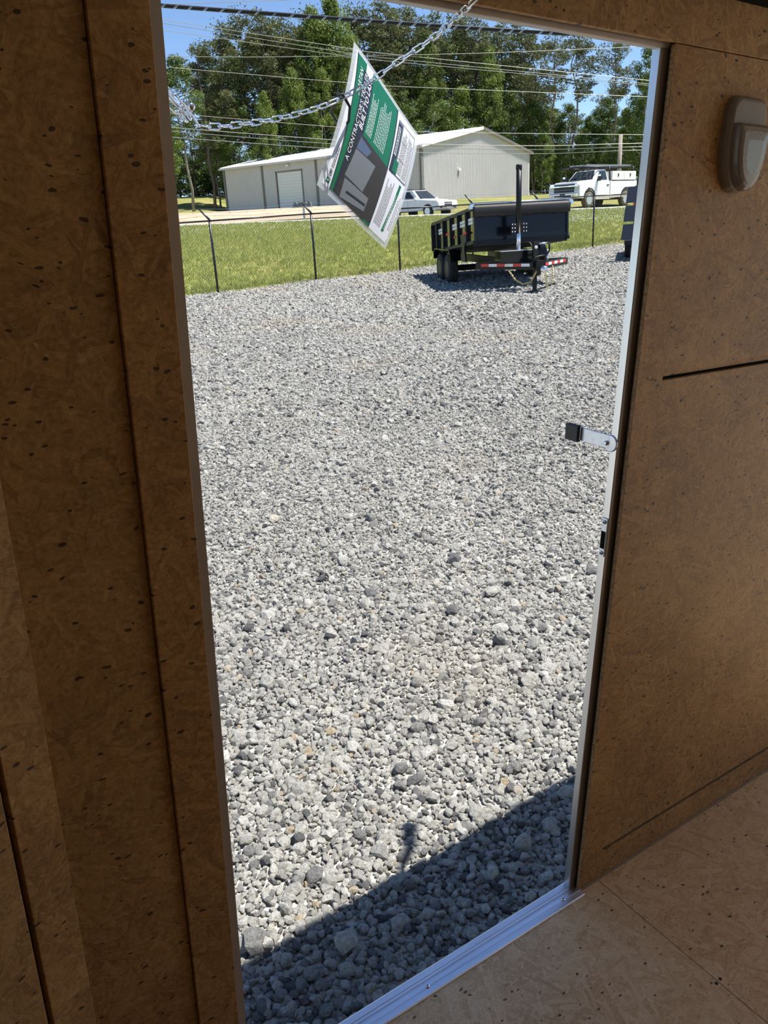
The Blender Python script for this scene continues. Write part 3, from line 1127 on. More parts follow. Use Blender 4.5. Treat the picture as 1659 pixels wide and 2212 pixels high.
fly = empty('laminated_flyer', TM, 'green and white laminated sales flyer tied to the chain', 'flyer')
film = MB()
fv, ff = [], []
NN = 24
for side, off in ((0, 0.0), (1, -0.0012)):
    for j in range(NN + 1):
        for i in range(NN + 1):
            fv.append(sheet(i / NN, j / NN, off))
base_ = (NN + 1) ** 2
for j in range(NN):
    for i in range(NN):
        q = j * (NN + 1) + i
        ff.append((q, q + 1, q + NN + 2, q + NN + 1))
        ff.append((base_ + q, base_ + q + NN + 1, base_ + q + NN + 2, base_ + q + 1))
film.add(fv, ff)
film.build('laminate', M_FILM, fly, smooth=True)
pap = patch(rect(.032, .04, .968, .96), 0.0004, 24).build('paper', M_PAPER, fly, smooth=True)
O1, O2, O3 = 0.0008, 0.0011, 0.0014
patch([(.032, .125), (.965, .055), (.965, .066), (.032, .136)], O1).build('rule', M_PDARK, pap)
patch([(.035, .136), (.962, .066), (.962, .18), (.035, .17)], O1).build('green_band', M_PGREEN, pap)
patch([(.035, .165), (.905, .152), (.875, .285), (.035, .30)], O2).build('title_band', M_PDARK, pap)
photo = patch([(.035, .19), (.50, .265), (.485, .688), (.035, .688)], O2).build('picture', M_PMID, pap)
patch([(.385, .258), (.475, .275), (.46, .44), (.40, .40)], O3).build('picture_sky', M_PBLUE, photo)
patch([(.178, .226), (.38, .258), (.406, .53), (.184, .479)], O3).build('picture_trailer', M_PGREY, photo)
patch([(.038, .253), (.163, .237), (.184, .572), (.086, .572)], O3).build('picture_trailer', M_PGREY, photo)
patch([(.09, .30), (.105, .30), (.135, .56), (.12, .56)], O3 + .0003).build('picture_trailer', M_PDARK, photo)
patch([(.475, .28), (.962, .27), (.962, .66), (.485, .688)], O1 + .0001).build('green_panel', M_PGREEN, pap)
patch([(.035, .688), (.962, .655), (.962, .668), (.035, .701)], O2).build('rule', M_PDARK, pap)
patch([(.035, .60), (.05, .60), (.05, .688), (.035, .688)], O3, 4).build('green_corner', M_PGREEN, photo)
tab = patch([(.487, .70), (.91, .70), (.925, .955), (.50, .955)], O1).build('table_frame', M_PGREY, pap)
patch([(.50, .775), (.905, .775), (.91, .945), (.51, .945)], O2).build('table_field', M_PWHITE, tab)
patch([(.49, .70), (.885, .70), (.885, .76), (.49, .76)], O3).build('table_head', M_PDARK, tab)
patch([(.50, .735), (.60, .735), (.60, .80), (.50, .80)], O3 + .0002).build('table_head', M_PGREEN, tab)
patch([(.505, .868), (.905, .868), (.905, .873), (.505, .873)], O3).build('table_rule', M_PGREY, tab)
for a_ in (.63, .77):
    patch(rect(a_, .775, a_ + .003, .868), O3, 4).build('table_rule', M_PGREY, tab)
patch([(.083, .853), (.471, .885), (.471, .915), (.083, .883)], O1).build('green_bar', M_PGREEN, pap)


def greeked(name, a0, a1, b0, db, n, m, off, seed, h=0.0065):
    """lines of print too small to read"""
    r = random.Random(seed)
    b = MB()
    for k in range(n):
        a = a0
        end = a1 - r.uniform(0, 0.22) * (a1 - a0)
        while a < end:
            w = r.uniform(0.008, 0.026)
            q = rect(a, b0 + k * db, min(a + w, end), b0 + k * db + h)
            b.add([sheet(*p, off) for p in q], [(0, 1, 2, 3)])
            a += w + 0.005
    return b.build(name, m, pap)


greeked('fine_print', .53, .84, .31, .017, 5, M_PWHITE, O2, 1)
greeked('fine_print', .53, .88, .43, .02, 8, M_PWHITE, O2, 2)
greeked('fine_print', .09, .45, .73, .017, 6, M_PMID, O1, 3, .0065)
greeked('fine_print', .10, .44, .872, .012, 2, M_PWHITE, O2, 4, .005)
greeked('fine_print', .12, .40, .925, .018, 2, M_PMID, O1, 5, .005)
greeked('fine_print', .52, .89, .79, .015, 5, M_PMID, O3, 6, .007)
greeked('fine_print', .52, .89, .882, .015, 4, M_PMID, O3, 7, .007)
greeked('fine_print', .62, .87, .71, .02, 2, M_PWHITE, O3 + .0003, 8, .010)
print_text(pap, 'title', "A CONTRACTOR'S TRAILER", .262, .208, .042, M_PWHITE, O3 + .0004, .63)
print_text(pap, 'title', 'BUILT TO LAST', .51, .262, .046, M_PWHITE, O3 + .0005, .38, 0.15, 0.02)
print_text(pap, 'title', 'SPARTAN', .69, .142, .040, M_PWHITE, O3 + .0004, .20, 0.3)
print_text(pap, 'logo_text', 'UFP', .098, .098, .03, M_PDARK, O1 + .0003, .045, 0, 0.03)
greeked('fine_print', .155, .32, .072, .015, 2, M_PMID, O1, 9, .008)
print_logo = patch(rect(.055, .062, .088, .105), O1).build('logo', M_PGREEN, pap)
patch(rect(.064, .073, .079, .094), O2, 4).build('logo_core', M_PWHITE, print_logo)

hole = sheet(.47, .085, 0.002)
tie_top = tloc(737, 212, 1.30)
tie = MB()
back = sheet(.47, .085, -0.02)
tie.tube([tie_top + [0, -.004, .006], (tie_top + hole) / 2 + [0.004, -.012, .004], hole + [0, -.004, 0], hole + [0, .004, -.004], back, (tie_top + back) / 2 + [-.01, .014, 0],
          tie_top + [-.002, .008, .004]], 0.0026, 8, closed=True)
tie_o = tie.build('cable_tie', M_BLACK, smooth=True, M=TM)
tag(tie_o, 'black cable tie fastening the flyer to the chain', 'cable tie')

# ------------------------------------------------------------------ chain link fence
M_FENCE = mat('black_vinyl', (0.012, 0.012, 0.014), 0.35)
fdir = np.array([1.0, 0.755]) / math.hypot(1, 0.755)
STEP = 3.075
# post feet: step along the fence from the leftmost post in view
p_first = np.array([FA[0], fence_y(FA[0])])


def fpost(k):
    p = p_first + fdir * STEP * k
    return Vector((p[0], p[1], float(gravel_z(p[0], p[1]))))


fence = empty('chain_link_fence', Matrix.Translation(fpost(0)), 'black chain link fence with angled barbed wire arms along the gravel', 'fence')
FO = fpost(0)
FH = 1.80
lean = Vector((-0.35, 0.46, 0))                         # arms lean out over the lawn, away from the lot
armv = (Vector((-fdir[1], fdir[0], 0)) * 0.13 + Vector((-fdir[0], -fdir[1], 0)) * 0.20 + Vector((0, 0, 0.27)))
K0, K1 = -3, 7
tops = []
for k in range(K0, K1 + 1):
    p = fpost(k) - FO
    MB().tube([p - Vector((0, 0, .05)), p + Vector((0, 0, FH))], 0.030, 8).build('post', M_FENCE, fence, smooth=True)
    po = fence.children[-1]
    a = p + Vector((0, 0, FH + 0.02))
    MB().tube([a - Vector((0, 0, .04)), a, a + armv], [0.034, 0.03, 0.016], 8).build('barb_arm', M_FENCE, po, smooth=True)
    tops.append(a)
for k in range(K0, K1):
    i = k - K0
    MB().tube([tops[i] - Vector((0, 0, .03)), tops[i + 1] - Vector((0, 0, .03))], 0.021, 8).build('top_rail', M_FENCE, fence, smooth=True)
for s in (0.35, 0.66, 0.97):
    b = MB()
    line = []
    for t, u in zip(tops[:-1], tops[1:]):
        for j in range(12):
            q = t.lerp(u, j / 12) + armv * s
            q.z -= 0.05 * (1 - (2 * j / 12 - 1) ** 2)
            line.append(q)
            if j % 2:
                b.tube([q - Vector((.015, 0, .02)), q + Vector((.015, 0, .02))], 0.003, 4)
    b.tube(line, 0.0035, 4)
    b.build('barbed_wire', mat('galvanised_wire', (0.3, 0.3, 0.3), 0.5, 0.6) if s < .4 else bpy.data.materials['galvanised_wire'], fence)
mb = MB()
L_ = (fpost(K1) - fpost(K0)).length
u3 = (fpost(K1) - fpost(K0)).normalized()
o3 = fpost(K0) - FO
h_ = FH - 0.08
pit = 0.085
for d in (1, -1):
    x = -h_
    while x < L_ + h_:
        x0, x1 = (x, x + h_) if d > 0 else (x + h_, x)
        z0, z1 = 0.04, 0.04 + h_
        # clip to the length of the fence
        a = (x0, z0)
        b = (x1, z1)
        if max(x0, x1) > 0 and min(x0, x1) < L_:
            def cl(p, q):
                if p[0] < 0:
                    t = (0 - p[0]) / (q[0] - p[0])
                    return (0, p[1] + (q[1] - p[1]) * t)
                if p[0] > L_:
                    t = (L_ - p[0]) / (q[0] - p[0])
                    return (L_, p[1] + (q[1] - p[1]) * t)
                return p
            a2, b2 = cl(a, b), cl(b, a)
            mb.tube([o3 + u3 * a2[0] + Vector((0, 0, a2[1])), o3 + u3 * b2[0] + Vector((0, 0, b2[1]))], 0.0022, 3)
        x += pit
fab = mb.build('wire_mesh', M_FENCE, fence)
fab['kind'] = 'stuff'

# ------------------------------------------------------------------ dump trailer
M_GLOSS = mat('gloss_black_paint', (0.005, 0.006, 0.008), 0.14, spec=0.3)
M_SIDE = mat('polished_black_paint', (0.012, 0.013, 0.009), 0.06, coat=1.0)
M_SATIN = mat('satin_black', (0.007, 0.007, 0.008), 0.4, spec=0.3)
M_TYRE = mat('tyre_rubber', (0.018, 0.018, 0.018), 0.8, vary=0.2, scale=30)
M_TARP = mat('black_mesh_tarp', (0.007, 0.0065, 0.006), 0.6, vary=0.3, scale=10)
M_RED = mat('red_reflector', (0.6, 0.03, 0.02), 0.3)
M_WTAPE = mat('white_reflector', (0.8, 0.8, 0.8), 0.3)
M_STEEL = mat('bright_steel', (0.7, 0.7, 0.72), 0.25, 1.0)
M_GOLD = mat('yellow_zinc', (0.72, 0.58, 0.28), 0.3, 1.0)
M_AMBER = mat('amber_marker', (0.7, 0.12, 0.02), 0.3)

DX, DY, DTH = 3.488, 18.985, 0.134
DZ = float(gravel_z(DX, DY))
dump = empty('dump_trailer', place(DX, DY, DZ, DTH), 'black dump trailer with tilted bed parked on the gravel', 'trailer')
W2, HB, LB = 1.11, 0.68, 4.4
bed = empty('dump_bed')
bed.parent = dump
bed.matrix_local = Matrix.Translation((0, 0, 1.565 - DZ)) @ Matrix.Rotation(-0.073, 4, 'X')
# the bed is a part whose panels are its pieces
MB().box((-W2, 0, 0), (W2, 0.04, HB)).build('front_panel', M_GLOSS, bed, bevel=0.008)
for sx in (-1, 1):
    MB().box((sx * (W2 - 0.02) - 0.02, 0.04, 0), (sx * (W2 - 0.02) + 0.02, LB, HB)).build('side_panel', M_SIDE, bed, bevel=0.006)
    MB().box((sx * W2 - 0.045, -0.01, HB - 0.02), (sx * W2 + 0.045, LB, HB + 0.06)).build('top_rail', M_SATIN, bed, bevel=0.008)
    MB().box((sx * W2 - 0.035, -0.02, -0.06), (sx * W2 + 0.035, LB, 0.02)).build('bottom_rail', M_SATIN, bed, bevel=0.006)
    for yy in (0.55, 1.35, 2.15, 2.95, 3.75, 4.36):
        MB().box((sx * (W2 + 0.03) - 0.032, yy - 0.04, 0), (sx * (W2 + 0.03) + 0.032, yy + 0.04, HB)).build('stake', M_SATIN, bed, bevel=0.005)
MB().box((-W2, LB - 0.04, 0), (W2, LB, HB)).build('tail_gate', M_GLOSS, bed, bevel=0.006)
MB().box((-W2, 0, -0.03), (W2, LB, 0.0)).build('bed_floor', M_SATIN, bed)
for k in range(14):
    MB().box((-W2, 0.05 + k * 0.32, -0.10), (W2, 0.10 + k * 0.32, -0.03)).build('cross_member', M_SATIN, bed)
MB().box((-W2 + .03, -0.03, 0.03), (W2 - .03, 0.0, 0.07)).build('front_rib', M_GLOSS, bed, bevel=0.004)
MB().box((-W2, -0.035, 0.0), (-W2 + .05, 0.0, HB)).build('corner_post', M_GLOSS, bed, bevel=0.004)
MB().box((W2 - .05, -0.035, 0.0), (W2, 0.0, HB)).build('corner_post', M_GLOSS, bed, bevel=0.004)
# stripes on the left side between the stakes
for y0, y1 in ((0.10, 0.48), (0.64, 1.28), (1.45, 2.08), (3.08, 3.68)):
    for zz in (0.38, 0.455):
        MB().box((-W2 - 0.008, y0, zz), (-W2 - 0.001, y1, zz + 0.06)).build('side_stripe', M_WTAPE, bed)
MB().box((-W2 - 0.006, 2.25, .30), (-W2 - 0.001, 2.85, .36)).build('side_stripe', M_RED, bed)
# tarp roll along the front edge
tr_ = MB()
n = 40
prof = []
for k in range(n + 1):
    x = -W2 - 0.03 + (2 * W2 + 0.06) * k / n
    prof.append((x, 0.018 * math.sin(k * 1.7) + 0.01 * math.sin(k * 0.6)))
vs, fs = [], []
for x, w in prof:
    vs += [(x, 0.05, HB + 0.10), (x, -0.06, HB + 0.075), (x, -0.085, HB + 0.02), (x, -0.075, HB - 0.10), (x, -0.05, HB - 0.17 - w * .5), (x, -0.03, HB - 0.17 - w * .5), (x, -0.03, HB), (x, 0.05, HB + .05)]
for k in range(n):
    for j in range(8):
        fs.append((k * 8 + j, k * 8 + (j + 1) % 8, (k + 1) * 8 + (j + 1) % 8, (k + 1) * 8 + j))
fs += [tuple(range(8)), tuple(n * 8 + j for j in range(8))]
tr_.add(vs, fs)
MBtarp = tr_.build('tarp_roll', M_TARP, bed, smooth=True)
MB().tube([(-W2 - 0.06, -0.02, HB + 0.115), (W2 + 0.07, -0.02, HB + 0.115)], 0.024, 10).build('tarp_bar', M_STEEL, bed, smooth=True)
for sx in (-1, 1):
    MB().box((sx * (W2 + 0.05) - 0.05, -0.07, HB + 0.0), (sx * (W2 + 0.05) + 0.05, 0.08, HB + 0.10)).build('tarp_bracket', M_STEEL, bed, bevel=0.01)
for k in range(9):
    MB().box((-W2 + 0.2 + k * .23, 0.05, HB + 0.06), (-W2 + 0.36 + k * .23, 4.1, HB + 0.075)).build('tarp_sheet', M_TARP, bed)
# chassis
for sx in (-1, 1):
    MB().box((sx * 0.5 - 0.03, -0.2, 0.52), (sx * 0.5 + 0.03, 4.5, 0.70)).build('frame_rail', M_SATIN, dump, bevel=0.005)
    A, B = Vector((sx * 1.08, -0.02, 0.0)), Vector((sx * 0.05, -1.22, 0.0))
    d = (B - A).normalized()
    nrm = Vector((-d.y, d.x, 0)) * 0.035
    arm_mb = MB()
    arm_mb.hexa([A - nrm + Vector((0, 0, .47)), A + nrm + Vector((0, 0, .47)), B + nrm + Vector((0, 0, .47)), B - nrm + Vector((0, 0, .47)),
                 A - nrm + Vector((0, 0, .62)), A + nrm + Vector((0, 0, .62)), B + nrm + Vector((0, 0, .62)), B - nrm + Vector((0, 0, .62))])
    arm = arm_mb.build('tongue_beam', M_GLOSS, dump, bevel=0.006)
    out_n = nrm.normalized() * (0.037)
    if out_n.y > 0:
        out_n = -out_n
    nseg = 6 if sx < 0 else 7
    for k in range(nseg):
        t0, t1 = 0.10 + 0.80 * k / nseg, 0.10 + 0.80 * (k + 1) / nseg
        p, q = A.lerp(B, t0), A.lerp(B, t1)
        MB().hexa([p + out_n + Vector((0, 0, .535)), q + out_n + Vector((0, 0, .535)), q + out_n * 1.04 + Vector((0, 0, .535)), p + out_n * 1.04 + Vector((0, 0, .535)),
                   p + out_n + Vector((0, 0, .595)), q + out_n + Vector((0, 0, .595)), q + out_n * 1.04 + Vector((0, 0, .595)), p + out_n * 1.04 + Vector((0, 0, .595))]).build('reflective_tape', M_RED if k % 2 == 0 else M_WTAPE, arm)
MB().box((-1.08, -0.06, 0.47), (1.08, 0.04, 0.62)).build('frame_header', M_SATIN, dump, bevel=0.005)
MB().box((-0.10, -1.36, 0.44), (0.10, -1.15, 0.66)).build('coupler_mount', M_SATIN, dump, bevel=0.008)
MB().lathe([(0.03, 0), (0.075, 0.02), (0.085, 0.06), (0.075, 0.11), (0.04, 0.13)], (0.04, -1.42, 0.42), 2, 18).build('coupler', M_STEEL, dump, smooth=True)
# jack
jk = MB().box((-0.10, -1.16, 0.0), (-0.02, -1.08, 0.62)).build('jack_leg', M_SATIN, dump, bevel=0.006)
MB().box((-0.20, -1.26, 0.0), (0.08, -0.98, 0.012)).build('jack_foot', M_SATIN, jk)
MB().box((-0.115, -1.175, 0.55), (-0.005, -1.065, 1.06)).build('jack_body', M_GLOSS, jk, bevel=0.01)
MB().tube([(0.0, -1.12, 1.0), (0.24, -1.12, 1.0)], 0.022, 8).build('jack_shaft', M_STEEL, jk, smooth=True)
MB().tube([(0.22, -1.12, 1.01), (0.25, -1.14, 0.98), (0.25, -1.14, 0.85), (0.2, -1.14, 0.76), (0.05, -1.14, 0.74), (-0.08, -1.2, 0.72), (-0.13, -1.21, 0.66), (-0.13, -1.21, 0.5)], 0.02, 8).build('jack_handle', M_SATIN, jk, smooth=True)
for z in (0.62, 0.93):
    MB().lathe([(0.035, 0), (0.035, 0.012), (0.01, 0.014)], (0, 0, 0), 2, 14).build('jack_badge', M_WTAPE, jk).matrix_local = Matrix.Translation((-0.06, -1.176, z)) @ Matrix.Rotation(math.pi / 2, 4, 'X')
# pump box and the tall upright tube
MB().box((-0.72, -0.78, 0.60), (0.05, -0.32, 0.86)).build('pump_box', M_GLOSS, dump, bevel=0.012)
MB().box((-0.73, -0.79, 0.86), (0.06, -0.31, 0.875)).build('pump_box_lid', M_STEEL, dump)
up_ = MB().tube([(-0.24, -0.52, 0.62), (-0.24, -0.52, 1.50)], 0.048, 16).build('upright_tube', M_STEEL, dump, smooth=True)
MB().tube([(-0.24, -0.52, 1.22), (-0.24, -0.52, 2.56)], 0.06, 16).build('upright_sleeve', M_SATIN, up_, smooth=True)
MB().lathe([(0.066, 2.52), (0.068, 2.60), (0.055, 2.62)], (-0.24, -0.52, 0), 2, 16).build('sleeve_cap', M_SATIN, up_, smooth=True)
MB().box((-0.42, -0.56, 1.24), (-0.06, -0.50, 1.44)).build('clamp_plate', M_SATIN, up_, bevel=0.006)
for bx in (-0.40, -0.34, -0.14, -0.08):
    for bz in (1.26, 1.335, 1.41):
        MB().lathe([(0.014, 0), (0.014, 0.02), (0.006, 0.026)], (0, 0, 0), 2, 8).build('clamp_bolt', M_STEEL, up_).matrix_local = Matrix.Translation((bx, -0.56, bz)) @ Matrix.Rotation(math.pi / 2, 4, 'X')
MB().tube([(0.1, -0.5, 0.66), (0.12, -0.42, 0.9), (0.08, -0.35, 1.0), (0.02, -0.3, 1.02)], 0.014, 6).build('hydraulic_hose', M_BLACK, dump, smooth=True)
MB().tube([(0.16, -0.55, 0.62), (0.19, -0.48, 0.84), (0.16, -0.38, 0.95), (0.1, -0.3, 1.0)], 0.014, 6).build('hydraulic_hose', M_BLACK, dump, smooth=True)
MB().tube([(0.3, -0.9, 0.52), (0.3, -0.9, 0.86)], 0.02, 8).build('pin', M_STEEL, dump, smooth=True)


def wheel_part(parent, c, R, w, axis, hub_m, out_sign, tyre_m=None, spokes=0, rim=0.6):
    """tyre lying on an axis (0 = x, 1 = y), with its rim and hub as pieces"""
    t = MB().lathe([(R * rim, -w / 2), (R * 0.9, -w / 2), (R * 0.98, -w * 0.4), (R, -w * 0.25), (R, w * 0.25), (R * 0.98, w * 0.4), (R * 0.9, w / 2), (R * rim, w / 2)], c, axis, 28)
    to = t.build('tyre', tyre_m or M_TYRE, parent, smooth=True)
    d = w / 2 * out_sign
    MB().lathe([(R * rim + .004, d * 1.02), (R * rim * .93, d * 1.02), (R * rim * .86, d * 0.55), (R * .3, d * 0.6), (R * .26, d * 0.95), (R * .1, d * 1.0)], c, axis, 28).build('rim', hub_m, to, smooth=False)
    for k in range(spokes):
        a = 2 * math.pi * k / spokes
        u = [math.cos(a), math.sin(a)]
        u.insert(axis, 0)
        u = Vector(u)
        v = [-math.sin(a), math.cos(a)]
        v.insert(axis, 0)
        v = Vector(v)
        e = Vector([1 if i == axis else 0 for i in range(3)]) * d
        cc_ = Vector(c)
        p0, p1 = cc_ + u * R * .2 + e * .97, cc_ + u * R * rim * .95 + e * .99
        g = v * R * .055
        MB().hexa([p0 - g, p0 + g, p1 + g, p1 - g, p0 - g - e * .12, p0 + g - e * .12, p1 + g - e * .12, p1 - g - e * .12]).build('spoke', hub_m, to)
    return to


for sx in (-1, 1):
    for yy in (2.35, 3.23):
        wheel_part(dump, (sx * 1.11, yy, 0.375), 0.375, 0.22, 0, M_SATIN, sx, spokes=6)
    MB().prism([(1.78, 0.60), (1.86, 0.80), (1.98, 0.87), (3.60, 0.87), (3.72, 0.80), (3.80, 0.60), (3.77, 0.60), (3.69, 0.78), (3.59, 0.84), (1.99, 0.84), (1.89, 0.78), (1.81, 0.60)], 0,
               sx * 1.12 - 0.14, sx * 1.12 + 0.14).build('fender', M_GLOSS, dump)
for yy in (2.35, 3.23):
    MB().tube([(-1.05, yy, .375), (1.05, yy, .375)], .05, 10).build('axle', M_SATIN, dump, smooth=True)
# bracket with red lamps ahead of the left fender
MB().prism([(0.60, 0.62), (1.05, 0.62), (0.95, 0.92), (1.10, 1.22), (0.50, 1.22), (0.72, 0.92)], 0, -1.17, -1.13).build('side_bracket', M_SATIN, dump, bevel=0.004)
for yy, zz in ((0.45, 1.24), (0.62, 1.22), (1.5, 1.14)):
    MB().box((-1.20, yy, zz), (-1.165, yy + 0.12, zz + 0.05)).build('marker_lamp', M_RED, dump, bevel=0.006)
# safety chains
for pts_ in ([(-0.55, -0.80, 0.45), (-0.45, -0.95, 0.27), (-0.3, -1.05, 0.17), (-0.15, -1.12, 0.2), (-0.06, -1.2, 0.42)],
             [(0.42, -0.90, 0.5), (0.40, -0.98, 0.3), (0.36, -1.02, 0.1)], [(0.1, -1.36, 0.42), (0.12, -1.37, 0.2), (0.14, -1.35, 0.08)]):
    b = MB()
    pv = [Vector(p) for p in pts_]
    dn = []
    for i in range(len(pv) - 1):
        for k in range(7):
            dn.append(pv[i].lerp(pv[i + 1], k / 7))
    dn.append(pv[-1])
    for i, (p, q) in enumerate(zip(dn[:-1], dn[1:])):
        d = (q - p).normalized()
        s = d.cross(Vector((0, 1, 0)) if i % 2 else Vector((1, 0, .3))).normalized() * 0.013
        b.tube([p - d * .008 + s, q + d * .008 + s, q + d * .012, q + d * .008 - s, p - d * .008 - s, p - d * .012], 0.006, 5, closed=True)
    b.build('safety_chain', M_GOLD, dump, smooth=True)

# ------------------------------------------------------------------ slatted trailer at the right edge
M_NAVY = mat('dark_navy_paint', (0.035, 0.045, 0.07), 0.35, vary=0.05)
pn = at(1341, 519, 24.0)
nz_ = float(gravel_z(pn[0], pn[1]))
ut = empty('utility_trailer', place(pn[0], pn[1], nz_, -0.3), 'dark navy utility trailer with slatted end behind the right jamb', 'trailer')
hb0 = pn[2] - nz_
for k in range(3):
    z0 = hb0 + k * 0.50
    MB().hexa([(k * .045, 0, z0), (2.0, 0, z0), (2.0, .06, z0), (k * .045, .06, z0),
               (k * .045 + .04, 0, z0 + .43), (2.0, 0, z0 + .43), (2.0, .06, z0 + .43), (k * .045 + .04, .06, z0 + .43)]).build('slat', M_NAVY, ut, bevel=0.008)
for xx in (0.32, 1.2, 1.9):
    MB().box((xx, .06, hb0 - .1), (xx + .08, .14, hb0 + 1.45)).build('stake', M_SATIN, ut, bevel=0.005)
MB().box((0.1, 0.05, hb0 - .14), (2.0, 3.6, hb0 - .02)).build('deck_frame', M_SATIN, ut, bevel=0.006)
MB().box((0.28, -0.01, hb0 + .94), (0.45, .03, hb0 + .985)).build('reflector', M_RED, ut)
for yy in (1.5, 2.35):
    for xx in (0.22, 1.95):
        wheel_part(ut, (xx, yy, .34), .34, .2, 0, M_STEEL, -1 if xx < 1 else 1)
MB().tube([(0.3, .3, 0), (0.3, .3, hb0)], .035, 8).build('jack_leg', M_SATIN, ut, smooth=True)

# ------------------------------------------------------------------ metal building
M_SIDING = mat('pale_grey_siding', (0.605, 0.58, 0.575), 0.45, vary=0.03, scale=0.5)
M_ROOF = mat('white_metal_roof', (0.82, 0.82, 0.82), 0.4, vary=0.02, scale=0.3)
M_TRIMG = mat('brown_grey_trim', (0.16, 0.145, 0.135), 0.5)
M_DOORW = mat('white_roller', (0.72, 0.72, 0.72), 0.45)
BX, BY, BTH, BL_, BW_ = 4.881, 74.0, 0.922, 24.43, 20.55
ZB, HE, HR = 3.55, 4.47, 1.82
bld = empty('metal_building', place(BX, BY, ZB, BTH), 'long pale grey corrugated metal building with white roof', 'building')
# local: x along the gable end (towards the right), y back along the door wall (towards the left)


def ribbed(length, height_fn, put, rib=0.2, dep=0.06):
    """a corrugated sheet: put(s, out, z) gives the place of a point"""
    b = MB()
    vs, fs = [], []
    s = 0.0
    cols = []
    while s < length:
        for ds, d in ((0, 0), (0.10, 0), (0.125, dep), (0.165, dep)):
            if s + ds <= length:
                cols.append((s + ds, d))
        s += rib
    cols.append((length, 0))
    for c, d in cols:
        z0, z1 = height_fn(c)
        vs += [put(c, d, z0), put(c, d, z1)]
    for i in range(len(cols) - 1):
        fs.append((2 * i, 2 * i + 2, 2 * i + 3, 2 * i + 1))
    return b.add(vs, fs)


def gz(s):
    return (-0.6, HE + HR * (1 - abs(s - BW_ / 2) / (BW_ / 2)))


ribbed(BW_, gz, lambda s, d, z: (s, -d, z)).build('gable_siding', M_SIDING, bld)
ribbed(BW_, gz, lambda s, d, z: (s, BL_ + d, z)).build('gable_siding', M_SIDING, bld)
DS0, DS1, DH = 13.8, 17.05, 3.55                        # roller door along the long wall
ribbed(DS0, lambda s: (-0.6, HE), lambda s, d, z: (-d, s, z)).build('long_wall_siding', M_SIDING, bld)
ribbed(BL_ - DS1, lambda s: (-0.6, HE), lambda s, d, z: (-d, DS1 + s, z)).build('long_wall_siding', M_SIDING, bld)
ribbed(DS1 - DS0, lambda s: (DH, HE), lambda s, d, z: (-d, DS0 + s, z)).build('long_wall_siding', M_SIDING, bld)
ribbed(BL_, lambda s: (-0.6, HE), lambda s, d, z: (BW_ + d, s, z)).build('long_wall_siding', M_SIDING, bld)
rd = MB().box((0.06, DS0, -0.4), (0.10, DS1, DH)).build('roller_door', M_DOORW, bld)
for k in range(14):
    MB().box((0.03, DS0 + .02, -0.3 + k * 0.274), (0.062, DS1 - .02, -0.05 + k * 0.274)).build('door_slat', M_DOORW, rd, bevel=0.012)
for lo, hi in (((-0.06, DS0 - 0.12, -0.4), (0.1, DS0, DH + .12)), ((-0.06, DS1, -0.4), (0.1, DS1 + 0.14, DH + .12)), ((-0.06, DS0 - .12, DH), (0.1, DS1 + .14, DH + .12))):
    MB().box(lo, hi).build('door_trim', M_TRIMG, bld)
for s in (0.02, 5.9, 11.85, 18.9, BL_ - .05):            # downspouts and corner trim
    MB().box((-0.13, s - 0.11, -0.5), (-0.03, s + 0.11, HE)).build('downspout', M_TRIMG, bld)
MB().box((-0.04, -0.06, -0.5), (0.22, -0.035, HE)).build('corner_trim', M_TRIMG, bld)
MB().box((BW_ - 0.12, -0.06, -0.5), (BW_ + .05, -0.035, HE)).build('corner_trim', M_SIDING, bld)
ov = 0.35
nx_, nzz = HR / math.hypot(HR, BW_ / 2), (BW_ / 2) / math.hypot(HR, BW_ / 2)
for sgn in (0, 1):
    def rp(u, v, d, sgn=sgn):
        """u along the ridge, v 0..1 from the eave to the ridge"""
        x = -ov + (BW_ / 2 + ov) * v
        z = HE - ov * HR / (BW_ / 2) + (HR + ov * HR / (BW_ / 2)) * v + 0.10 + d
        return ((BW_ - x) if sgn else x, u, z)
    b = MB()
    vs, fs = [], []
    u = -ov
    cols = []
    while u < BL_ + ov:
        for du, d in ((0, 0), (0.22, 0), (0.25, 0.05), (0.29, 0.05)):
            if u + du < BL_ + ov:
                cols.append((u + du, d))
        u += 0.32
    for u, d in cols:
        vs += [rp(u, 0, d), rp(u, 1, d), rp(u, 1, -.08), rp(u, 0, -.08)]
    for i in range(len(cols) - 1):
        for j in range(4):
            fs.append((4 * i + j, 4 * i + (j + 1) % 4, 4 * i + 4 + (j + 1) % 4, 4 * i + 4 + j))
    fs += [(0, 1, 2, 3), tuple(4 * (len(cols) - 1) + j for j in range(4))]
    b.add(vs, fs)
    b.build('roof_slope', M_ROOF, bld)
    p, q = Vector(rp(-ov - .03, 0, -.04)), Vector(rp(-ov - .03, 1, -.04))
    MB().hexa([p - Vector((0, 0, .16)), q - Vector((0, 0, .16)), q + Vector((0, .06, -.16)), p + Vector((0, .06, -.16)), p + Vector((0, 0, .1)), q + Vector((0, 0, .1)), q + Vector((0, .06, .1)), p + Vector((0, .06, .1))]).build('rake_trim', M_TRIMG if sgn else M_ROOF, bld)
    g0, g1 = rp(-ov, 0, 0), rp(BL_ + ov, 0, 0)
    MB().box((min(g0[0], g0[0]) - .07, -ov, g0[2] - .2), (g0[0] + .07, BL_ + ov, g0[2] - .02)).build('gutter', M_SIDING if not sgn else M_TRIMG, bld)
MB().box((5.9, -0.25, 2.55), (6.2, -0.05, 2.75)).build('wall_light', M_DOORW, bld, bevel=0.02)
MB().box((5.95, -0.12, 2.1), (6.02, -0.05, 2.55)).build('wall_light', M_TRIMG, bld)
MB().box((-0.3, 15.2, 3.95), (-0.05, 15.5, 4.2)).build('wall_light', M_DOORW, bld, bevel=0.02)

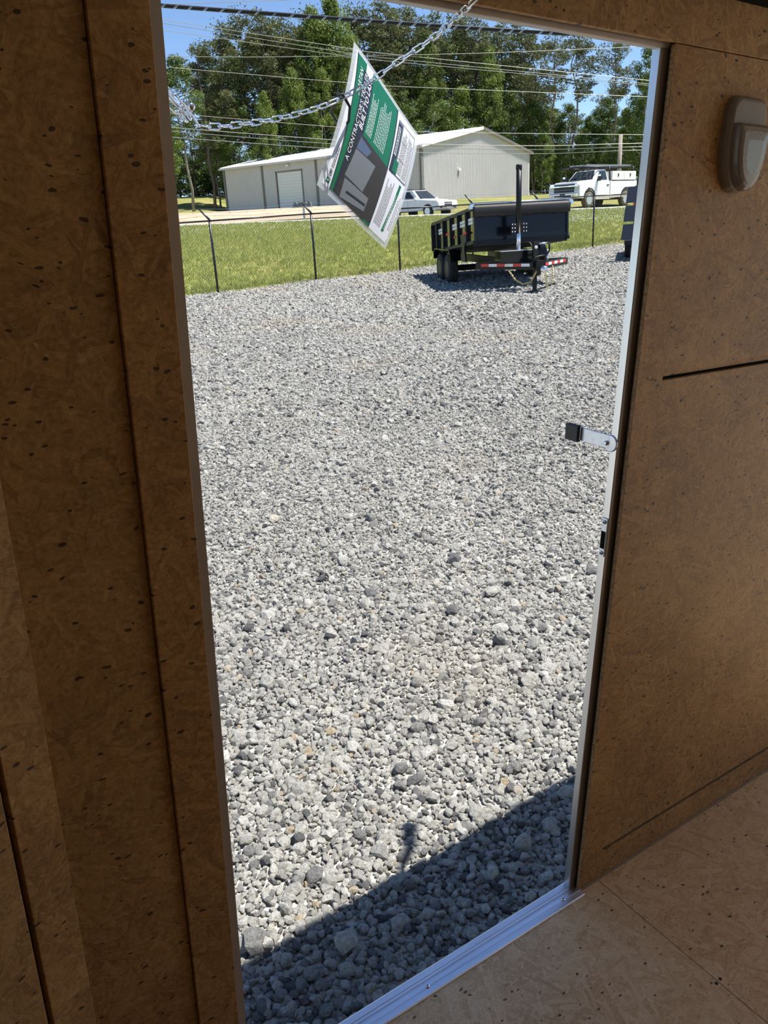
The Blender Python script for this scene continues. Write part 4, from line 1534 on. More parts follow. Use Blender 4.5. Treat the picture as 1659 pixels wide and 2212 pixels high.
# ------------------------------------------------------------------ cluster of mailboxes by the road
mpt = at(657, 464, 55.0)
mz = float(far_z(mpt[0], mpt[1]))
mail = empty('mailbox_row', place(mpt[0], mpt[1], mz, -0.1), 'row of dark mailboxes on one post beside the road', 'mailbox')
M_MAIL = mat('mailbox_grey', (0.14, 0.14, 0.135), 0.5)
MB().box((-.06, -.06, -.1), (.06, .06, .85)).build('post', M_SIDING, mail)
MB().box((-.8, -.1, .84), (.62, .1, .9)).build('shelf', M_SIDING, mail)
for k in range(4):
    MB().prism([(-.62 + k * .30, .9), (-.38 + k * .30, .9), (-.38 + k * .30, 1.10), (-.43 + k * .30, 1.17), (-.57 + k * .30, 1.17), (-.62 + k * .30, 1.10)], 1, -.26, .26).build('mailbox', M_MAIL, mail)

# ------------------------------------------------------------------ vehicles
M_WHITE = mat('white_car_paint', (0.8, 0.81, 0.82), 0.18, coat=0.5, vary=0.01)
M_GLASS = mat('dark_glass', (0.025, 0.032, 0.036), 0.06)
M_DGREY = mat('dark_grille', (0.015, 0.015, 0.016), 0.4)
M_LAMPG = mat('headlamp', (0.42, 0.40, 0.37), 0.12, 0.3)
M_MUD = mat('muddy_tyre', (0.2, 0.15, 0.1), 0.9, c2=(0.05, 0.045, 0.04), scale=9)
M_ALLOY = mat('alloy_rim', (0.62, 0.62, 0.64), 0.25, 0.9)
M_BOXW = mat('white_tool_box', (0.72, 0.71, 0.68), 0.4, vary=0.08, scale=4)
M_BEIGE = mat('pearl_white_paint', (0.74, 0.72, 0.67), 0.2, coat=0.5)


def arc(cx, cz, r, a0, a1, n=10):
    return [(cx + r * math.cos(a0 + (a1 - a0) * k / n), cz + r * math.sin(a0 + (a1 - a0) * k / n)) for k in range(n + 1)]


def make_pickup(M):
    t = empty('pickup_truck', M, 'white work pickup truck with ladder rack and side tool boxes', 'truck')
    # x forward, y to its left, z up; wheels at x = 0 and x = -3.6
    R = 0.43
    wf, wr_ = 0.0, -3.62
    Y = 1.0
    lower = [(0.92, 0.62), (0.95, 0.9), (0.93, 1.15), (0.80, 1.30), (-0.62, 1.36), (-0.62, 0.42)]
    lower = lower + [(-0.60, 0.42)] + arc(wf, 0.45, 0.56, math.pi - 0.05, 0.12) + [(0.62, 0.5)]
    MB().prism(lower, 1, -Y, Y).build('front_body', M_WHITE, t, bevel=0.035)
    MB().prism([(-0.62, 0.42), (-0.62, 1.36), (-1.98, 1.36), (-1.98, 0.42)], 1, -Y, Y).build('cab_body', M_WHITE, t, bevel=0.03)
    bedp = [(-2.0, 0.45), (-2.0, 1.36), (-4.72, 1.36), (-4.72, 0.62), (-4.3, 0.55)] + arc(wr_, 0.45, 0.56, 0.12, math.pi - .12)[::1] + []
    bedp = [(-2.0, 0.45), (-2.0, 1.36), (-4.72, 1.36), (-4.72, 0.60)] + arc(wr_, 0.45, 0.56, math.pi - .12, 0.12)
    MB().prism(bedp, 1, -Y, Y).build('bed_body', M_WHITE, t, bevel=0.03)
    # hood
    MB().hexa([(-0.60, -.92, 1.33), (0.86, -.86, 1.22), (0.86, .86, 1.22), (-0.60, .92, 1.33), (-0.60, -.78, 1.46), (0.80, -.70, 1.36), (0.80, .70, 1.36), (-0.60, .78, 1.46)]).build('hood', M_WHITE, t, bevel=0.03)
    MB().hexa([(-0.05, -.30, 1.40), (0.45, -.26, 1.36), (0.45, .26, 1.36), (-0.05, .30, 1.40), (-0.05, -.30, 1.455), (0.45, -.26, 1.425), (0.45, .26, 1.425), (-0.05, .30, 1.455)]).build('hood_scoop', M_DGREY, t, bevel=0.01)
    # greenhouse
    gb = [(-0.50, -.90, 1.35), (-0.50, .90, 1.35), (-1.98, .92, 1.35), (-1.98, -.92, 1.35)]
    gt = [(-1.12, -.72, 1.95), (-1.12, .72, 1.95), (-1.86, .74, 1.96), (-1.86, -.74, 1.96)]
    MB().hexa(gb + gt).build('cab', M_WHITE, t, bevel=0.05)

    def on(q, s, tt, lift):
        a, b, c, d = [Vector(p) for p in q]
        n = (b - a).cross(d - a).normalized()
        return (a.lerp(b, s)).lerp(d.lerp(c, s), tt) + n * lift

    def pane(q, rr, m, nm, lift=0.012):
        vs = [on(q, s, tt, lift) for s, tt in rr] + [on(q, s, tt, lift - 0.01) for s, tt in rr]
        k = len(rr)
        MB().add(vs, [tuple(range(k)), tuple(range(2 * k - 1, k - 1, -1))] + [(i, (i + 1) % k, k + (i + 1) % k, k + i) for i in range(k)]).build(nm, m, t)
    ws = [gb[1], gb[0], gt[0], gt[1]]
    nrm = (Vector(ws[1]) - Vector(ws[0])).cross(Vector(ws[3]) - Vector(ws[0]))
    pane(ws, [(.06, .10), (.94, .10), (.90, .90), (.10, .90)], M_GLASS, 'windscreen', 0.03 if nrm.x > 0 else -0.03)
    for sy, q in ((1, [gb[1], gb[2], gt[2], gt[1]]), (-1, [gb[0], gb[3], gt[3], gt[0]])):
        n2 = (Vector(q[1]) - Vector(q[0])).cross(Vector(q[3]) - Vector(q[0]))
        pane(q, [(.16, .12), (.86, .12), (.86, .86), (.20, .86)], M_GLASS, 'side_window', 0.03 if n2.y * sy > 0 else -0.03)
        MB().box((-1.945, sy * 1.0 - .004, .5), (-1.925, sy * 1.0 + .006, 1.36)).build('door_gap', M_DGREY, t)
        MB().box((-0.675, sy * 1.0 - .004, .5), (-0.66, sy * 1.0 + .006, 1.36)).build('door_gap', M_DGREY, t)
        MB().box((-1.82, sy * 1.01 - .01, 1.12), (-1.62, sy * 1.01 + .02, 1.18)).build('door_handle', M_DGREY, t, bevel=0.01)
        mir = MB().box((-0.80, sy * 1.16 - .12, 1.42), (-0.66, sy * 1.16 + .12, 1.72)).build('mirror', M_DGREY, t, bevel=0.03)
        MB().box((-0.80, min(sy * .95, sy * 1.15), 1.36), (-0.70, max(sy * .95, sy * 1.15), 1.46)).build('mirror_arm', M_DGREY, mir)
        MB().box((-0.655, sy * 1.16 - .08, 1.6), (-0.65, sy * 1.16 + .08, 1.69)).build('mirror_cap', M_CHROME, mir)
        MB().box((-4.6, min(sy * .93, sy * 1.005), .5), (-0.75, max(sy * .93, sy * 1.005), .6)).build('rocker_dirt', mat('dirty_white', (0.5, 0.42, 0.33), 0.8) if 'dirty_white' not in bpy.data.materials else bpy.data.materials['dirty_white'], t)
        for wx in (wf, wr_):
            arcp = arc(wx, 0.45, 0.575, math.pi + .1, -.1, 14) + arc(wx, 0.45, 0.52, -.1, math.pi + .1, 14)
            MB().prism(arcp, 1, min(sy * .99, sy * 1.02), max(sy * .99, sy * 1.02)).build('arch_trim', M_DGREY, t)
            wheel_part(t, (wx, sy * .86, R), R, .27, 1, M_ALLOY, sy, tyre_m=M_MUD, spokes=8, rim=.62)
        MB().box((.60, sy * .80 - .12, .93), (.96, sy * .80 + .14, 1.12)).build('headlamp', M_LAMPG, t, bevel=0.02)
        MB().box((.60, sy * .78 - .16, 1.14), (.93, sy * .78 + .14, 1.20)).build('headlamp', M_DGREY, t, bevel=0.015)
    g = MB().box((.88, -.66, .84), (.955, .66, 1.12)).build('grille', M_DGREY, t, bevel=0.01)
    MB().box((.90, -.66, 1.14), (.95, .66, 1.26)).build('grille', M_DGREY, t, bevel=0.01)
    bar = MB().box((.90, -.90, 1.115), (.99, .90, 1.19)).build('grille_bar', M_CHROME, t, bevel=0.012)
    # maker's lettering pressed into the bar
    cu = bpy.data.curves.new('lettering', 'FONT')
    cu.body = 'CHEVROLET'
    cu.size = 0.075
    cu.extrude = 0.003
    cu.align_x = 'CENTER'
    cu.space_character = 1.5
    ob = bpy.data.objects.new('lettering', cu)
    COL.objects.link(ob)
    bpy.context.view_layer.update()
    me = bpy.data.meshes.new_from_object(ob.evaluated_get(bpy.context.evaluated_depsgraph_get()))
    bpy.data.objects.remove(ob)
    me.materials.append(M_DGREY)
    share('lettering', me, bar, Matrix.Translation((.992, 0, 1.125)) @ Matrix(((0, 0, 1, 0), (1, 0, 0, 0), (0, 1, 0, 0), (0, 0, 0, 1))))
    MB().hexa([(.70, -1.0, .52), (1.08, -.86, .52), (1.08, .86, .52), (.70, 1.0, .52), (.70, -1.0, .80), (1.10, -.88, .80), (1.10, .88, .80), (.70, 1.0, .80)]).build('bumper', M_CHROME, t, bevel=0.03)
    MB().box((1.04, -.55, .56), (1.10, .55, .70)).build('bumper_vent', M_DGREY, t, bevel=0.01)
    MB().box((1.09, -.16, .64), (1.12, .16, .78)).build('number_plate', M_DGREY, t)
    for sy in (-1, 1):
        MB().box((1.07, sy * .68 - .07, .60), (1.105, sy * .68 + .07, .70)).build('fog_lamp', M_LAMPG, t, bevel=0.01)
    MB().box((-4.9, -.9, .5), (-4.70, .9, .72)).build('bumper', M_CHROME, t, bevel=0.02)
    MB().box((-4.7, -.7, .40), (.7, .7, .55)).build('chassis', M_DGREY, t)
    # tool boxes on the bed sides
    for sy in (-1, 1):
        for x0, x1 in ((-3.3, -2.12), (-4.55, -3.32)):
            bx_ = MB().box((x0, min(sy * .62, sy * 1.02), 1.40), (x1, max(sy * .62, sy * 1.02), 1.86)).build('tool_box', M_BOXW, t, bevel=0.012)
            MB().box(((x0 + x1) / 2 - .04, sy * 1.03 - .012, 1.58), ((x0 + x1) / 2 + .04, sy * 1.03 + .012, 1.74)).build('latch', M_DGREY, bx_)
    # ladder rack
    rk = MB()
    for sy in (-1, 1):
        rk.tube([(-4.8, sy * .8, 2.12), (0.35, sy * .8, 2.06)], .035, 8)
        for x in (-2.06, -4.5):
            rk.tube([(x, sy * .9, 1.36), (x, sy * .82, 2.12)], .035, 8)
    for x in (-4.6, -3.6, -2.6, -1.6, -0.6, 0.3):
        rk.tube([(x, -.8, 2.10), (x, .8, 2.10)], .025, 8)
    rk.build('ladder_rack', M_SATIN, t, smooth=True)
    M_LAD = bpy.data.materials.get('ladder_grey') or mat('ladder_grey', (0.3, 0.3, 0.31), 0.4, 0.6)
    for y0 in (-.55, .1):
        lad = MB().box((-4.7, y0, 2.14), (-.3, y0 + .05, 2.23)).build('ladder', M_LAD, t)
        MB().box((-4.7, y0 + .4, 2.14), (-.3, y0 + .45, 2.23)).build('ladder_rail', M_LAD, lad)
        for k in range(13):
            MB().box((-4.5 + k * .33, y0, 2.16), (-4.46 + k * .33, y0 + .45, 2.20)).build('ladder_rung', M_LAD, lad)
    return t


fwp = at(1268, 448, 46.0)
fwp[2] = float(far_z(fwp[0] + 1.0, 47.0))
hd = math.atan2(-0.66, -0.75)                           # truck heading
hv = Vector((math.cos(hd), math.sin(hd), 0))
lv = Vector((-hv.y, hv.x, 0))
org = Vector(fwp) - lv * 0.86
make_pickup(Matrix.Translation(org) @ Matrix.Rotation(hd, 4, 'Z'))


def make_suv(M):
    t = empty('suv', M, 'pearl white compact suv on the road behind the lawn', 'car')
    R = .36
    wf, wb = 0.0, -2.86
    Y = .9
    body = [(.86, .45), (.93, .62), (.92, .82), (.80, .95), (-.72, 1.07), (-3.62, 1.10), (-3.78, .9), (-3.74, .45), (-3.3, .36)] + arc(wb, .36, .43, math.pi - .1, .1) + arc(wf, .36, .43, math.pi - .1, .1) + [(.5, .36)]
    MB().prism(body, 1, -Y, Y).build('body', M_BEIGE, t, bevel=.11)
    MB().hexa([(-.70, -.80, 1.0), (.66, -.66, .88), (.66, .66, .88), (-.70, .80, 1.0), (-.70, -.62, 1.13), (.52, -.5, .99), (.52, .5, .99), (-.70, .62, 1.13)]).build('hood', M_BEIGE, t, bevel=.05)
    gb = [(-.66, -.82, 1.04), (-.66, .82, 1.04), (-3.66, .82, 1.08), (-3.66, -.82, 1.08)]
    gt = [(-1.42, -.62, 1.64), (-1.42, .62, 1.64), (-3.28, .62, 1.66), (-3.28, -.62, 1.66)]
    MB().hexa(gb + gt).build('cabin', M_BEIGE, t, bevel=.08)

    def win(q, rr, lift, nm):
        a, b, c, d = [Vector(p) for p in q]
        nn = (b - a).cross(d - a).normalized()
        ctr = (a + b + c + d) / 4
        if nn.dot(ctr - Vector((-2.1, 0, 1.3))) < 0:
            nn = -nn
        vs = []
        for l in (lift, lift - .02):
            for s, u in rr:
                vs.append((a.lerp(b, s)).lerp(d.lerp(c, s), u) + nn * l)
        k = len(rr)
        MB().add(vs, [tuple(range(k)), tuple(range(2 * k - 1, k - 1, -1))] + [(i, (i + 1) % k, k + (i + 1) % k, k + i) for i in range(k)]).build(nm, M_GLASS, t)
    win([gb[0], gb[1], gt[1], gt[0]], [(.05, .10), (.95, .10), (.93, .92), (.07, .92)], .015, 'windscreen')
    win([gb[3], gb[2], gt[2], gt[3]], [(.08, .2), (.92, .2), (.88, .88), (.12, .88)], .015, 'rear_window')
    for sy, q in ((-1, [gb[0], gb[3], gt[3], gt[0]]), (1, [gb[1], gb[2], gt[2], gt[1]])):
        win(q, [(.13, .14), (.42, .14), (.40, .84), (.21, .84)], .015, 'side_window')
        win(q, [(.45, .14), (.70, .14), (.70, .84), (.43, .84)], .015, 'side_window')
        win(q, [(.73, .14), (.93, .2), (.88, .80), (.73, .84)], .015, 'side_window')
        MB().box((-1.0, sy * .98 - .1, 1.04), (-.86, sy * .98 + .1, 1.2)).build('mirror', M_BEIGE, t, bevel=.03)
        for x in (-1.45, -2.45):
            MB().box((x - .12, sy * .905 - .01, .86), (x + .12, sy * .905 + .015, .91)).build('door_handle', M_BEIGE, t)
            MB().box((x - .22, sy * .9 - .004, .45), (x - .205, sy * .9 + .005, 1.04)).build('door_gap', M_DGREY, t)
        for wx in (wf, wb):
            wheel_part(t, (wx, sy * .8, R), R, .23, 1, M_ALLOY, sy, spokes=5, rim=.64)
        MB().hexa([(.50, sy * .86 - .06, .80), (.86, sy * .66 - .12, .74), (.86, sy * .66 + .12, .74), (.50, sy * .86 + .06, .80),
                   (.45, sy * .84 - .06, .98), (.80, sy * .66 - .12, .88), (.80, sy * .66 + .12, .88), (.45, sy * .84 + .06, .98)]).build('headlamp', M_LAMPG, t, bevel=.02)
        MB().box((.84, sy * .62 - .08, .50), (.94, sy * .62 + .08, .60)).build('fog_lamp', M_DGREY, t, bevel=.02)
        MB().tube([(-1.5, sy * .6, 1.70), (-3.2, sy * .6, 1.71)], .02, 6).build('roof_rail', M_DGREY, t)
    MB().box((.86, -.34, .80), (.935, .34, .85)).build('grille', M_DGREY, t, bevel=.01)
    MB().box((.88, -.34, .66), (.94, .34, .74)).build('grille', M_DGREY, t, bevel=.01)
    MB().box((.93, -.2, .50), (.965, .2, .60)).build('number_plate', M_LAMPG, t)
    return t


swp = at(926, 466.5, 52.0)
sh = math.radians(-47)
sv_ = Vector((math.cos(sh), math.sin(sh), 0))
sz = float(far_z(swp[0], swp[1])) + 0.03
so = Vector((swp[0], swp[1], sz)) + Vector((-sv_.y, sv_.x, 0)) * 0.8
make_suv(Matrix.Translation(so) @ Matrix.Rotation(sh, 4, 'Z'))

# ------------------------------------------------------------------ poles and wires
M_POLE = mat('weathered_pole', (0.36, 0.31, 0.26), 0.9, vary=0.25, scale=4, stretch=(1, 1, .1))
M_WIRE = mat('wire_grey', (0.42, 0.41, 0.38), 0.45, 0.5)
M_CABLE = mat('cable_black', (0.02, 0.02, 0.022), 0.45)
UY = 56.0
pt_, pb_ = at(1341, 291, UY), at(1336, 372, UY)
zb_ = float(far_z(pb_[0], pb_[1]))
pole = MB().tube([(pt_[0], UY, zb_ - .3), (pt_[0], UY, pt_[2])], [0.15, 0.12], 12).build('utility_pole', M_POLE, smooth=True)
tag(pole, 'weathered wooden utility pole behind the white pickup truck', 'pole')


def wire(name, label, pts_, r, m, group=None, cat='wire'):
    P = [Vector(at(x, y, d)) for x, y, d in pts_]
    dn = []
    for i in range(len(P) - 1):
        p0, p1, p2, p3 = P[max(i - 1, 0)], P[i], P[i + 1], P[min(i + 2, len(P) - 1)]
        for k in range(10):
            t = k / 10
            dn.append(0.5 * ((2 * p1) + (p2 - p0) * t + (2 * p0 - 5 * p1 + 4 * p2 - p3) * t * t + (3 * p1 - p0 - 3 * p2 + p3) * t ** 3))
    dn.append(P[-1])
    o = MB().tube(dn, r, 6).build(name, m, smooth=True)
    return tag(o, label, cat, group), dn


U = 58.0
for lab, p in (('topmost of the three thin wires crossing the upper tree crowns', ((230, 22, U), (356, 43, U), (755, 105, U), (777, 110, U), (1393, 173, U), (1560, 188, U))),
               ('middle one of the three thin wires crossing the upper tree crowns', ((230, 30, U), (355, 51, U), (755, 115, U), (781, 120, U), (1393, 180.6, U), (1560, 195, U))),
               ('lowest of the three thin wires crossing the upper tree crowns', ((230, 46, U), (356, 66, U), (755, 122, U), (785, 127, U), (1393, 184, U), (1560, 199, U))),
               ('thin wire rising into the sky at the top left', ((230, 14, U), (400, 8, U), (615, 0, U), (800, -8, U))),
               ('thin sagging wire that rises toward the upper right crowns', ((230, 120, U), (360, 121.5, U), (568, 123, U), (962, 117, U), (1287, 105, U), (1560, 92, U))),
               ('thin single wire crossing behind the upper half of the flyer', ((230, 133, U), (365, 145.6, U), (748, 178.5, U), (836, 185.6, U), (1393, 209, U), (1560, 215, U))),
               ('thin single wire passing just below the hanging chain', ((230, 230, U), (421, 249, U), (730, 274.7, U), (912, 285, U), (1384, 291, U), (1560, 292, U))),
               ('uppermost of the three wires that meet the utility pole', ((230, 264, UY), (375, 275.7, UY), (717, 302, UY), (912, 311, UY), (1160, 315, UY), (1340, 310.6, UY - .2), (1560, 305, UY))),
               ('middle one of the three wires that meet the utility pole', ((230, 272, UY), (376, 284, UY), (717, 310.6, UY), (912, 319.5, UY), (1160, 323, UY), (1340, 318, UY - .2), (1560, 313, UY))),
               ('bottom one of the three wires that meet the utility pole', ((230, 285, UY), (376, 296.7, UY), (698, 319.8, UY), (912, 329.5, UY), (1160, 332, UY), (1340, 325.5, UY - .2), (1560, 320, UY)))):
    wire('overhead_wire', lab, p, 0.021 if 'pole' in lab else 0.016, M_WIRE, 'overhead wires across the trees')
cab, dn = wire('utility_cable', 'thick black lashed cable running across the top of the doorway', ((200, -4, 26), (352, 10, 26), (700, 36, 26), (1010, 58, 26), (1235, 71, 26), (1500, 84, 26)), 0.030, M_CABLE, None, 'cable')
# the second strand and the lashing wound around both
MB().tube([p + Vector((0, 0, -0.055)) for p in dn], 0.026, 6).build('cable_strand', M_CABLE, cab, smooth=True)
lash = MB()
acc = 0.0
for a, b in zip(dn[:-1], dn[1:]):
    acc += (b - a).length
    while acc > 0.42:
        acc -= 0.42
        for e in (0, .045):
            q = b + (b - a).normalized() * e
            d = (b - a).normalized()
            lash.tube([q + Vector((0, -.03, -.09)) - d * .07, q + Vector((0, -.036, -.03)), q + Vector((0, -.025, .036)) + d * .07], 0.0065, 4)
lash.build('lashing_wire', M_STEEL, cab)

# ------------------------------------------------------------------ the wood behind
M_BARK = mat('pine_bark', (0.15, 0.115, 0.09), 0.95, vary=0.4, scale=1.5, stretch=(1, 1, .25))
M_BARK2 = mat('grey_bark', (0.25, 0.22, 0.18), 0.95, vary=0.3, scale=1.5, stretch=(1, 1, .3))
M_NEEDLE = leaf_mat('pine_needles', [(0.0, (0.06, 0.08, 0.025)), (0.5, (0.11, 0.13, 0.045)), (0.9, (0.17, 0.18, 0.07)), (1.0, (0.21, 0.16, 0.08))], 0.25, 0.5)
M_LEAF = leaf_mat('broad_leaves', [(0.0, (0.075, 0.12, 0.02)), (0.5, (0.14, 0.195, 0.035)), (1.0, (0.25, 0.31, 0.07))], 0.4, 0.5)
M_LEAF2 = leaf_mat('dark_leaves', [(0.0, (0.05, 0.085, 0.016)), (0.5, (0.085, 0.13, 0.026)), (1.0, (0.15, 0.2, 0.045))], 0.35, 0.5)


def quads(C, Nn, size, rng, asp=1.0):
    """leaf sprays: one quad at each centre, roughly facing its normal"""
    n = len(C)
    Nn = Nn / np.linalg.norm(Nn, axis=1, keepdims=True)
    r = rng.normal(size=(n, 3))
    u = np.cross(Nn, r)
    u /= np.linalg.norm(u, axis=1, keepdims=True)
    v = np.cross(Nn, u)
    s = size * rng.uniform(0.6, 1.35, (n, 1))
    a, b = u * s, v * s * asp
    V = np.stack([C - a, C - b * .8, C + a, C + b], 1).reshape(-1, 3)
    return V


def quad_mesh(name, V, m):
    n = len(V) // 4
    me = bpy.data.meshes.new(name)
    me.vertices.add(len(V))
    me.vertices.foreach_set('co', V.astype(np.float32).ravel())
    me.loops.add(n * 4)
    me.loops.foreach_set('vertex_index', np.arange(n * 4, dtype=np.int32))
    me.polygons.add(n)
    me.polygons.foreach_set('loop_start', np.arange(0, n * 4, 4, dtype=np.int32))
    me.update(calc_edges=True)
    me.materials.append(m)
    return me


def limbs(b, rng, H, r0, zs, reach_fn, up, m, nb):
    tips = []
    for k in range(nb):
        z = zs[0] + (zs[1] - zs[0]) * (k + rng.random()) / nb
        a = rng.uniform(0, 2 * math.pi)
        L = reach_fn(z) * rng.uniform(.6, 1.05)
        p0 = Vector((0, 0, z))
        d = Vector((math.cos(a), math.sin(a), 0))
        p1 = p0 + d * L * .5 + Vector((0, 0, L * up * .35))
        p2 = p0 + d * L + Vector((0, 0, L * up))
        b.tube([p0, p1, p2], [r0 * .3, r0 * .2, r0 * .07], 5)
        tips.append((p0, p1, p2))
    return tips


def make_pine(seed, H=25.0, bare=0.45, rad=3.6, dens=1.0):
    rng = np.random.default_rng(seed)
    b = MB()
    bend = [Vector((rng.normal(0, .12) * k, rng.normal(0, .12) * k, H * k / 6)) for k in range(7)]
    b.tube(bend, [0.27 * (1 - .8 * k / 6) for k in range(7)], 8)

    def reach(z):
        t = (z / H - bare) / (1 - bare)
        return rad * (0.45 + 0.75 * math.sin(math.pi * min(1, t * .75 + .22))) * (1 if t < .8 else (1 - t) / .2 * .7 + .3)
    tips = limbs(b, rng, H, .27, (H * bare, H * .97), reach, 0.28, None, int(34 * dens))
    for k in range(7):                                  # dead stubs on the bare trunk
        z = H * rng.uniform(.2, bare)
        a = rng.uniform(0, 6.28)
        b.tube([(0, 0, z), (math.cos(a) * 1.2, math.sin(a) * 1.2, z + .2)], [.04, .015], 4)
    tm = b.mesh('trunk', M_BARK, True)
    C, Nn = [], []
    for p0, p1, p2 in tips:
        for q, sp in ((p1, .75), (p1.lerp(p2, .5), .8), (p2, .8), (p2 + Vector((0, 0, .5)), .6)):
            cen = np.array(q) + rng.normal(0, .35, 3)
            n = int(72 * dens)
            d = rng.normal(size=(n, 3))
            d /= np.linalg.norm(d, axis=1, keepdims=True)
            d[:, 2] *= .62
            C.append(cen + d * sp * rng.uniform(.5, 1.25, (n, 1)))
            Nn.append(np.cross(d, rng.normal(size=(n, 3))))
    n = 220
    topc = np.array([bend[-1].x, bend[-1].y, H - .2])
    C.append(topc + rng.normal(0, 1, (n, 3)) * [.7, .7, .8])
    Nn.append(rng.normal(size=(n, 3)))
    C, Nn = np.concatenate(C), np.concatenate(Nn)
    return tm, quad_mesh('foliage', quads(C, Nn, .18, rng, .40), M_NEEDLE)


def make_broad(seed, H=20.0, base=.25, rad=4.0, m=None, dens=1.0, leaf=.135):
    rng = np.random.default_rng(seed)
    b = MB()
    bend = [Vector((rng.normal(0, .15) * k, rng.normal(0, .15) * k, H * .8 * k / 5)) for k in range(6)]
    b.tube(bend, [0.22 * (1 - .75 * k / 5) for k in range(6)], 8)

    def reach(z):
        t = (z / H - base) / (1 - base)
        return rad * max(.25, math.sin(math.pi * min(1, .18 + .75 * t)))
    tips = limbs(b, rng, H, .2, (H * base, H * .8), reach, .55, None, 22)
    tm = b.mesh('trunk', M_BARK2, True)
    C, Nn = [], []
    for k in range(int(70 * dens)):
        t = rng.random() ** .8
        z = H * (base + (1 - base) * t)
        a = rng.uniform(0, 6.28)
        rr = reach(z) * math.sqrt(rng.uniform(.2, 1.0))
        if t > .9:
            rr *= .5
        cen = np.array([math.cos(a) * rr, math.sin(a) * rr, z])
        s = rng.uniform(.7, 1.35)
        n = int(195 * s)
        d = rng.normal(size=(n, 3))
        d /= np.linalg.norm(d, axis=1, keepdims=True)
        C.append(cen + d * [s, s, s * .75] * rng.uniform(.55, 1.12, (n, 1)))
        Nn.append(d + rng.normal(0, .5, (n, 3)) + [0, 0, .4])
    C, Nn = np.concatenate(C), np.concatenate(Nn)
    return tm, quad_mesh('foliage', quads(C, Nn, leaf, rng, .7), m or M_LEAF)


PINES = [make_pine(20 + i, 25.0, bare, rad) for i, (bare, rad) in enumerate(((.42, 3.4), (.34, 3.8), (.5, 3.2), (.3, 3.6)))]
TALLP = [make_pine(40 + i, 25.0, .62, 3.6, .8) for i in range(2)]
BROAD = [make_broad(60 + i, 20.0, .2, 3.8) for i in range(3)]
DARKB = [make_broad(70 + i, 20.0, .12, 3.9, M_LEAF2) for i in range(3)]
THIN = [make_broad(80, 20.0, .45, 3.2, M_LEAF2, .45)]


def tree(name, kindset, idx, px, y, toppx, label, group, H0, spread=1.0):
    p = at(px, 430, y)
    z = float(far_z(p[0], y)) - 0.2
    top_ = at(px, toppx, y)[2]
    s = max(0.3, (top_ - z) / H0)
    o = empty(name, Matrix.Translation((p[0], y, z)) @ Matrix.Rotation(idx * 2.4 + px * .37, 4, 'Z') @ Matrix.Diagonal((s * spread, s * spread, s, 1)), label, 'tree', group)
    tm, fm = kindset[idx % len(kindset)]
    share('trunk', tm, o, Matrix.Identity(4))
    share('foliage', fm, o, Matrix.Identity(4))
    return o


G = 'trees of the wood behind the metal building'


def where(px):
    for lim, ph in ((425, 'at the far left of the doorway'), (515, 'left of the metal building'), (600, 'above the left end of the metal roof'), (672, 'above the roller door'),
                    (735, 'just left of the flyer'), (900, 'behind the flyer'), (975, 'just right of the flyer'), (1062, 'behind the roof peak'), (1140, 'behind the right roof slope'),
                    (1195, 'right of the gable end'), (1290, 'behind the pickup cab'), (1350, 'beside the utility pole'), (2000, 'beside the right door jamb')):
        if px < lim:
            return ph


ORD = ('leftmost', 'second from left', 'third from left', 'fourth from left', 'fifth from left')


def which(rows, px):
    """tells apart trees of one kind that share a landmark"""
    same = sorted(r[0] for r in rows if where(r[0]) == where(px))
    return '' if len(same) < 2 else ', ' + (ORD[same.index(px)] if len(same) > 2 or same.index(px) == 0 else 'rightmost')


BUSH = [make_broad(90 + i, 9.0, .02, 4.2, M_LEAF2, .8, .15) for i in range(2)]
tree('broadleaf_tree', BROAD, 0, 368, 84, 165, 'light green tree at the far left against the sky', None, 20, .8)
tree('sparse_tree', THIN, 0, 415, 88, 128, 'thin open crowned tree left of the big pines', None, 20, 1.1)
tree('pine_tree', PINES, 1, 462, 92, 96, 'leftmost big pine of the wood, its crown against the sky', None, 25, 1.1)
tree('broadleaf_tree', BROAD, 1, 742, 96, -6, 'tallest bright green tree rising left of the flyer top', None, 20, .8)
tree('pine_tree', TALLP, 0, 1192, 95, 82, 'tall bare trunked pine behind the front of the pickup', None, 25, 1.0)
tree('pine_tree', TALLP, 1, 1236, 97, 78, 'tall bare trunked pine above the pickup cab', None, 25, 1.0)
tree('pine_tree', TALLP, 0, 1318, 94, 92, 'slim tall pine just left of the utility pole', None, 25, .8)
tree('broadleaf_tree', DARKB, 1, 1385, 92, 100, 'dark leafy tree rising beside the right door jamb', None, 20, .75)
ROWS = ((512, 94, 66), (556, 96, 40), (604, 95, 34), (640, 98, 46), (690, 97, 36), (800, 100, 22), (850, 98, 14), (895, 101, 22), (940, 99, 40), (985, 100, 36), (1030, 99, 50), (1082, 101, 55), (1125, 99, 60),
                                 (1150, 104, 95))
for i, (px, y, tp) in enumerate(ROWS):
    tree('pine_tree', PINES, i, px, y, tp, 'tall dark pine rising ' + where(px) + which(ROWS, px), G + ', pines', 25, 1.1)
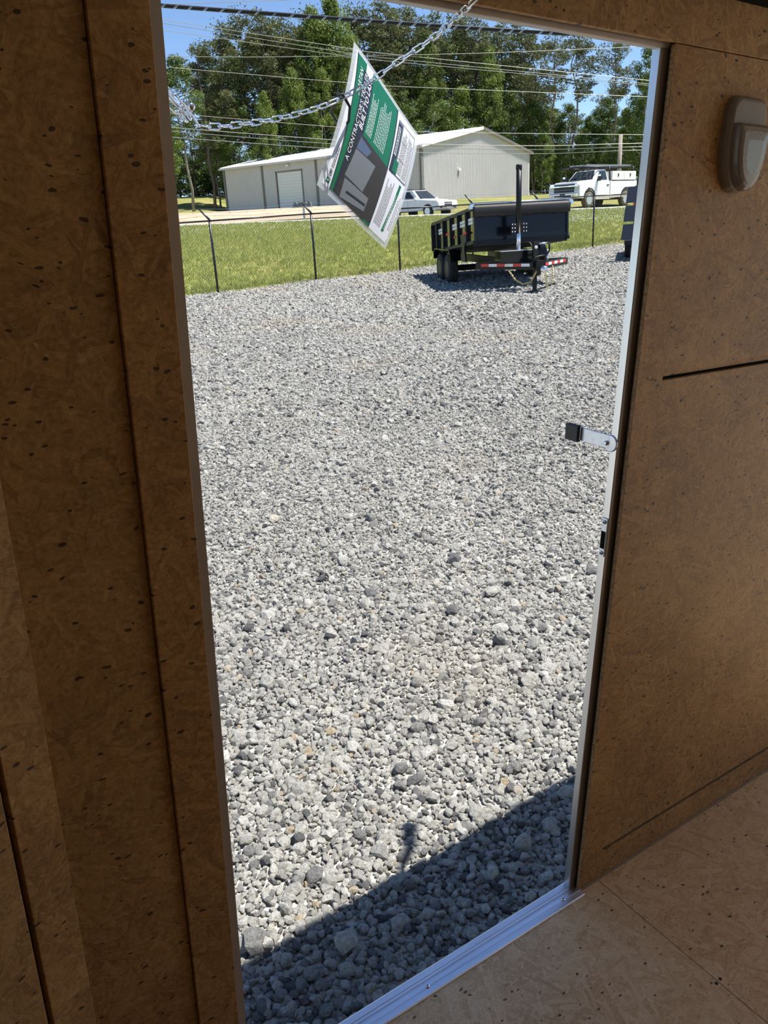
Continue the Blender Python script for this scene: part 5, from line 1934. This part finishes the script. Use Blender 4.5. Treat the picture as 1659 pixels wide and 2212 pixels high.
ROWS = ((700, 95, 20), (650, 92, 150), (775, 93, 80), (930, 97, 80), (590, 90, 200), (712, 91, 150), (1060, 96, 110))
for i, (px, y, tp) in enumerate(ROWS):
    tree('broadleaf_tree', BROAD, i, px, y, tp, 'bright green broadleaf tree ' + where(px) + which(ROWS, px), G + ', bright ones', 20, .66)
ROWS = ((475, 98, 215), (530, 93, 215), (620, 92, 240), (680, 92, 225), (760, 92, 200), (830, 94, 170), (880, 93, 200), (940, 94, 180), (1000, 95, 190),
                                 (1050, 96, 175), (1100, 96, 200), (1150, 97, 215), (1185, 101, 240), (1225, 100, 225), (1268, 101, 250), (1305, 99, 215), (1345, 101, 235), (1390, 98, 190), (1430, 98, 210), (360, 95, 240),
                                 (1170, 94, 285), (1212, 95, 300), (1255, 94, 290), (1300, 95, 285), (1338, 94, 275), (1385, 94, 290))
for i, (px, y, tp) in enumerate(ROWS):
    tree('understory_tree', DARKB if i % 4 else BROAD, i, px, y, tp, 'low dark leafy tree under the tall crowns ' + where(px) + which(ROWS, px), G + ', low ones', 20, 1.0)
ROWS = ((520, 112, 90), (580, 114, 75), (640, 112, 80), (700, 114, 60), (760, 112, 70), (820, 114, 50), (880, 112, 60), (940, 113, 60), (1000, 114, 70), (1060, 112, 90), (1110, 114, 130),
                                 (470, 113, 150), (1165, 116, 205), (1320, 116, 190), (1400, 115, 150), (1230, 118, 235), (1280, 117, 240), (425, 115, 250), (380, 112, 260))
for i, (px, y, tp) in enumerate(ROWS):
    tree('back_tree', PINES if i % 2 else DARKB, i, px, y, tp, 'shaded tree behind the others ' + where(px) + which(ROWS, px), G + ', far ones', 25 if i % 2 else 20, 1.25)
ROWS = ((350, 121, 345), (390, 122, 330), (428, 120, 350), (462, 122, 335), (500, 120, 320), (1140, 108, 350), (1180, 110, 335), (1225, 108, 345), (1270, 110, 330), (1315, 108, 345), (1360, 110, 330), (1405, 108, 345))
for i, (px, y, tp) in enumerate(ROWS):
    tree('undergrowth_bush', BUSH, i, px, y, tp, 'dark bush in the undergrowth ' + where(px) + which(ROWS, px), G + ', bushes', 9, 1.3)
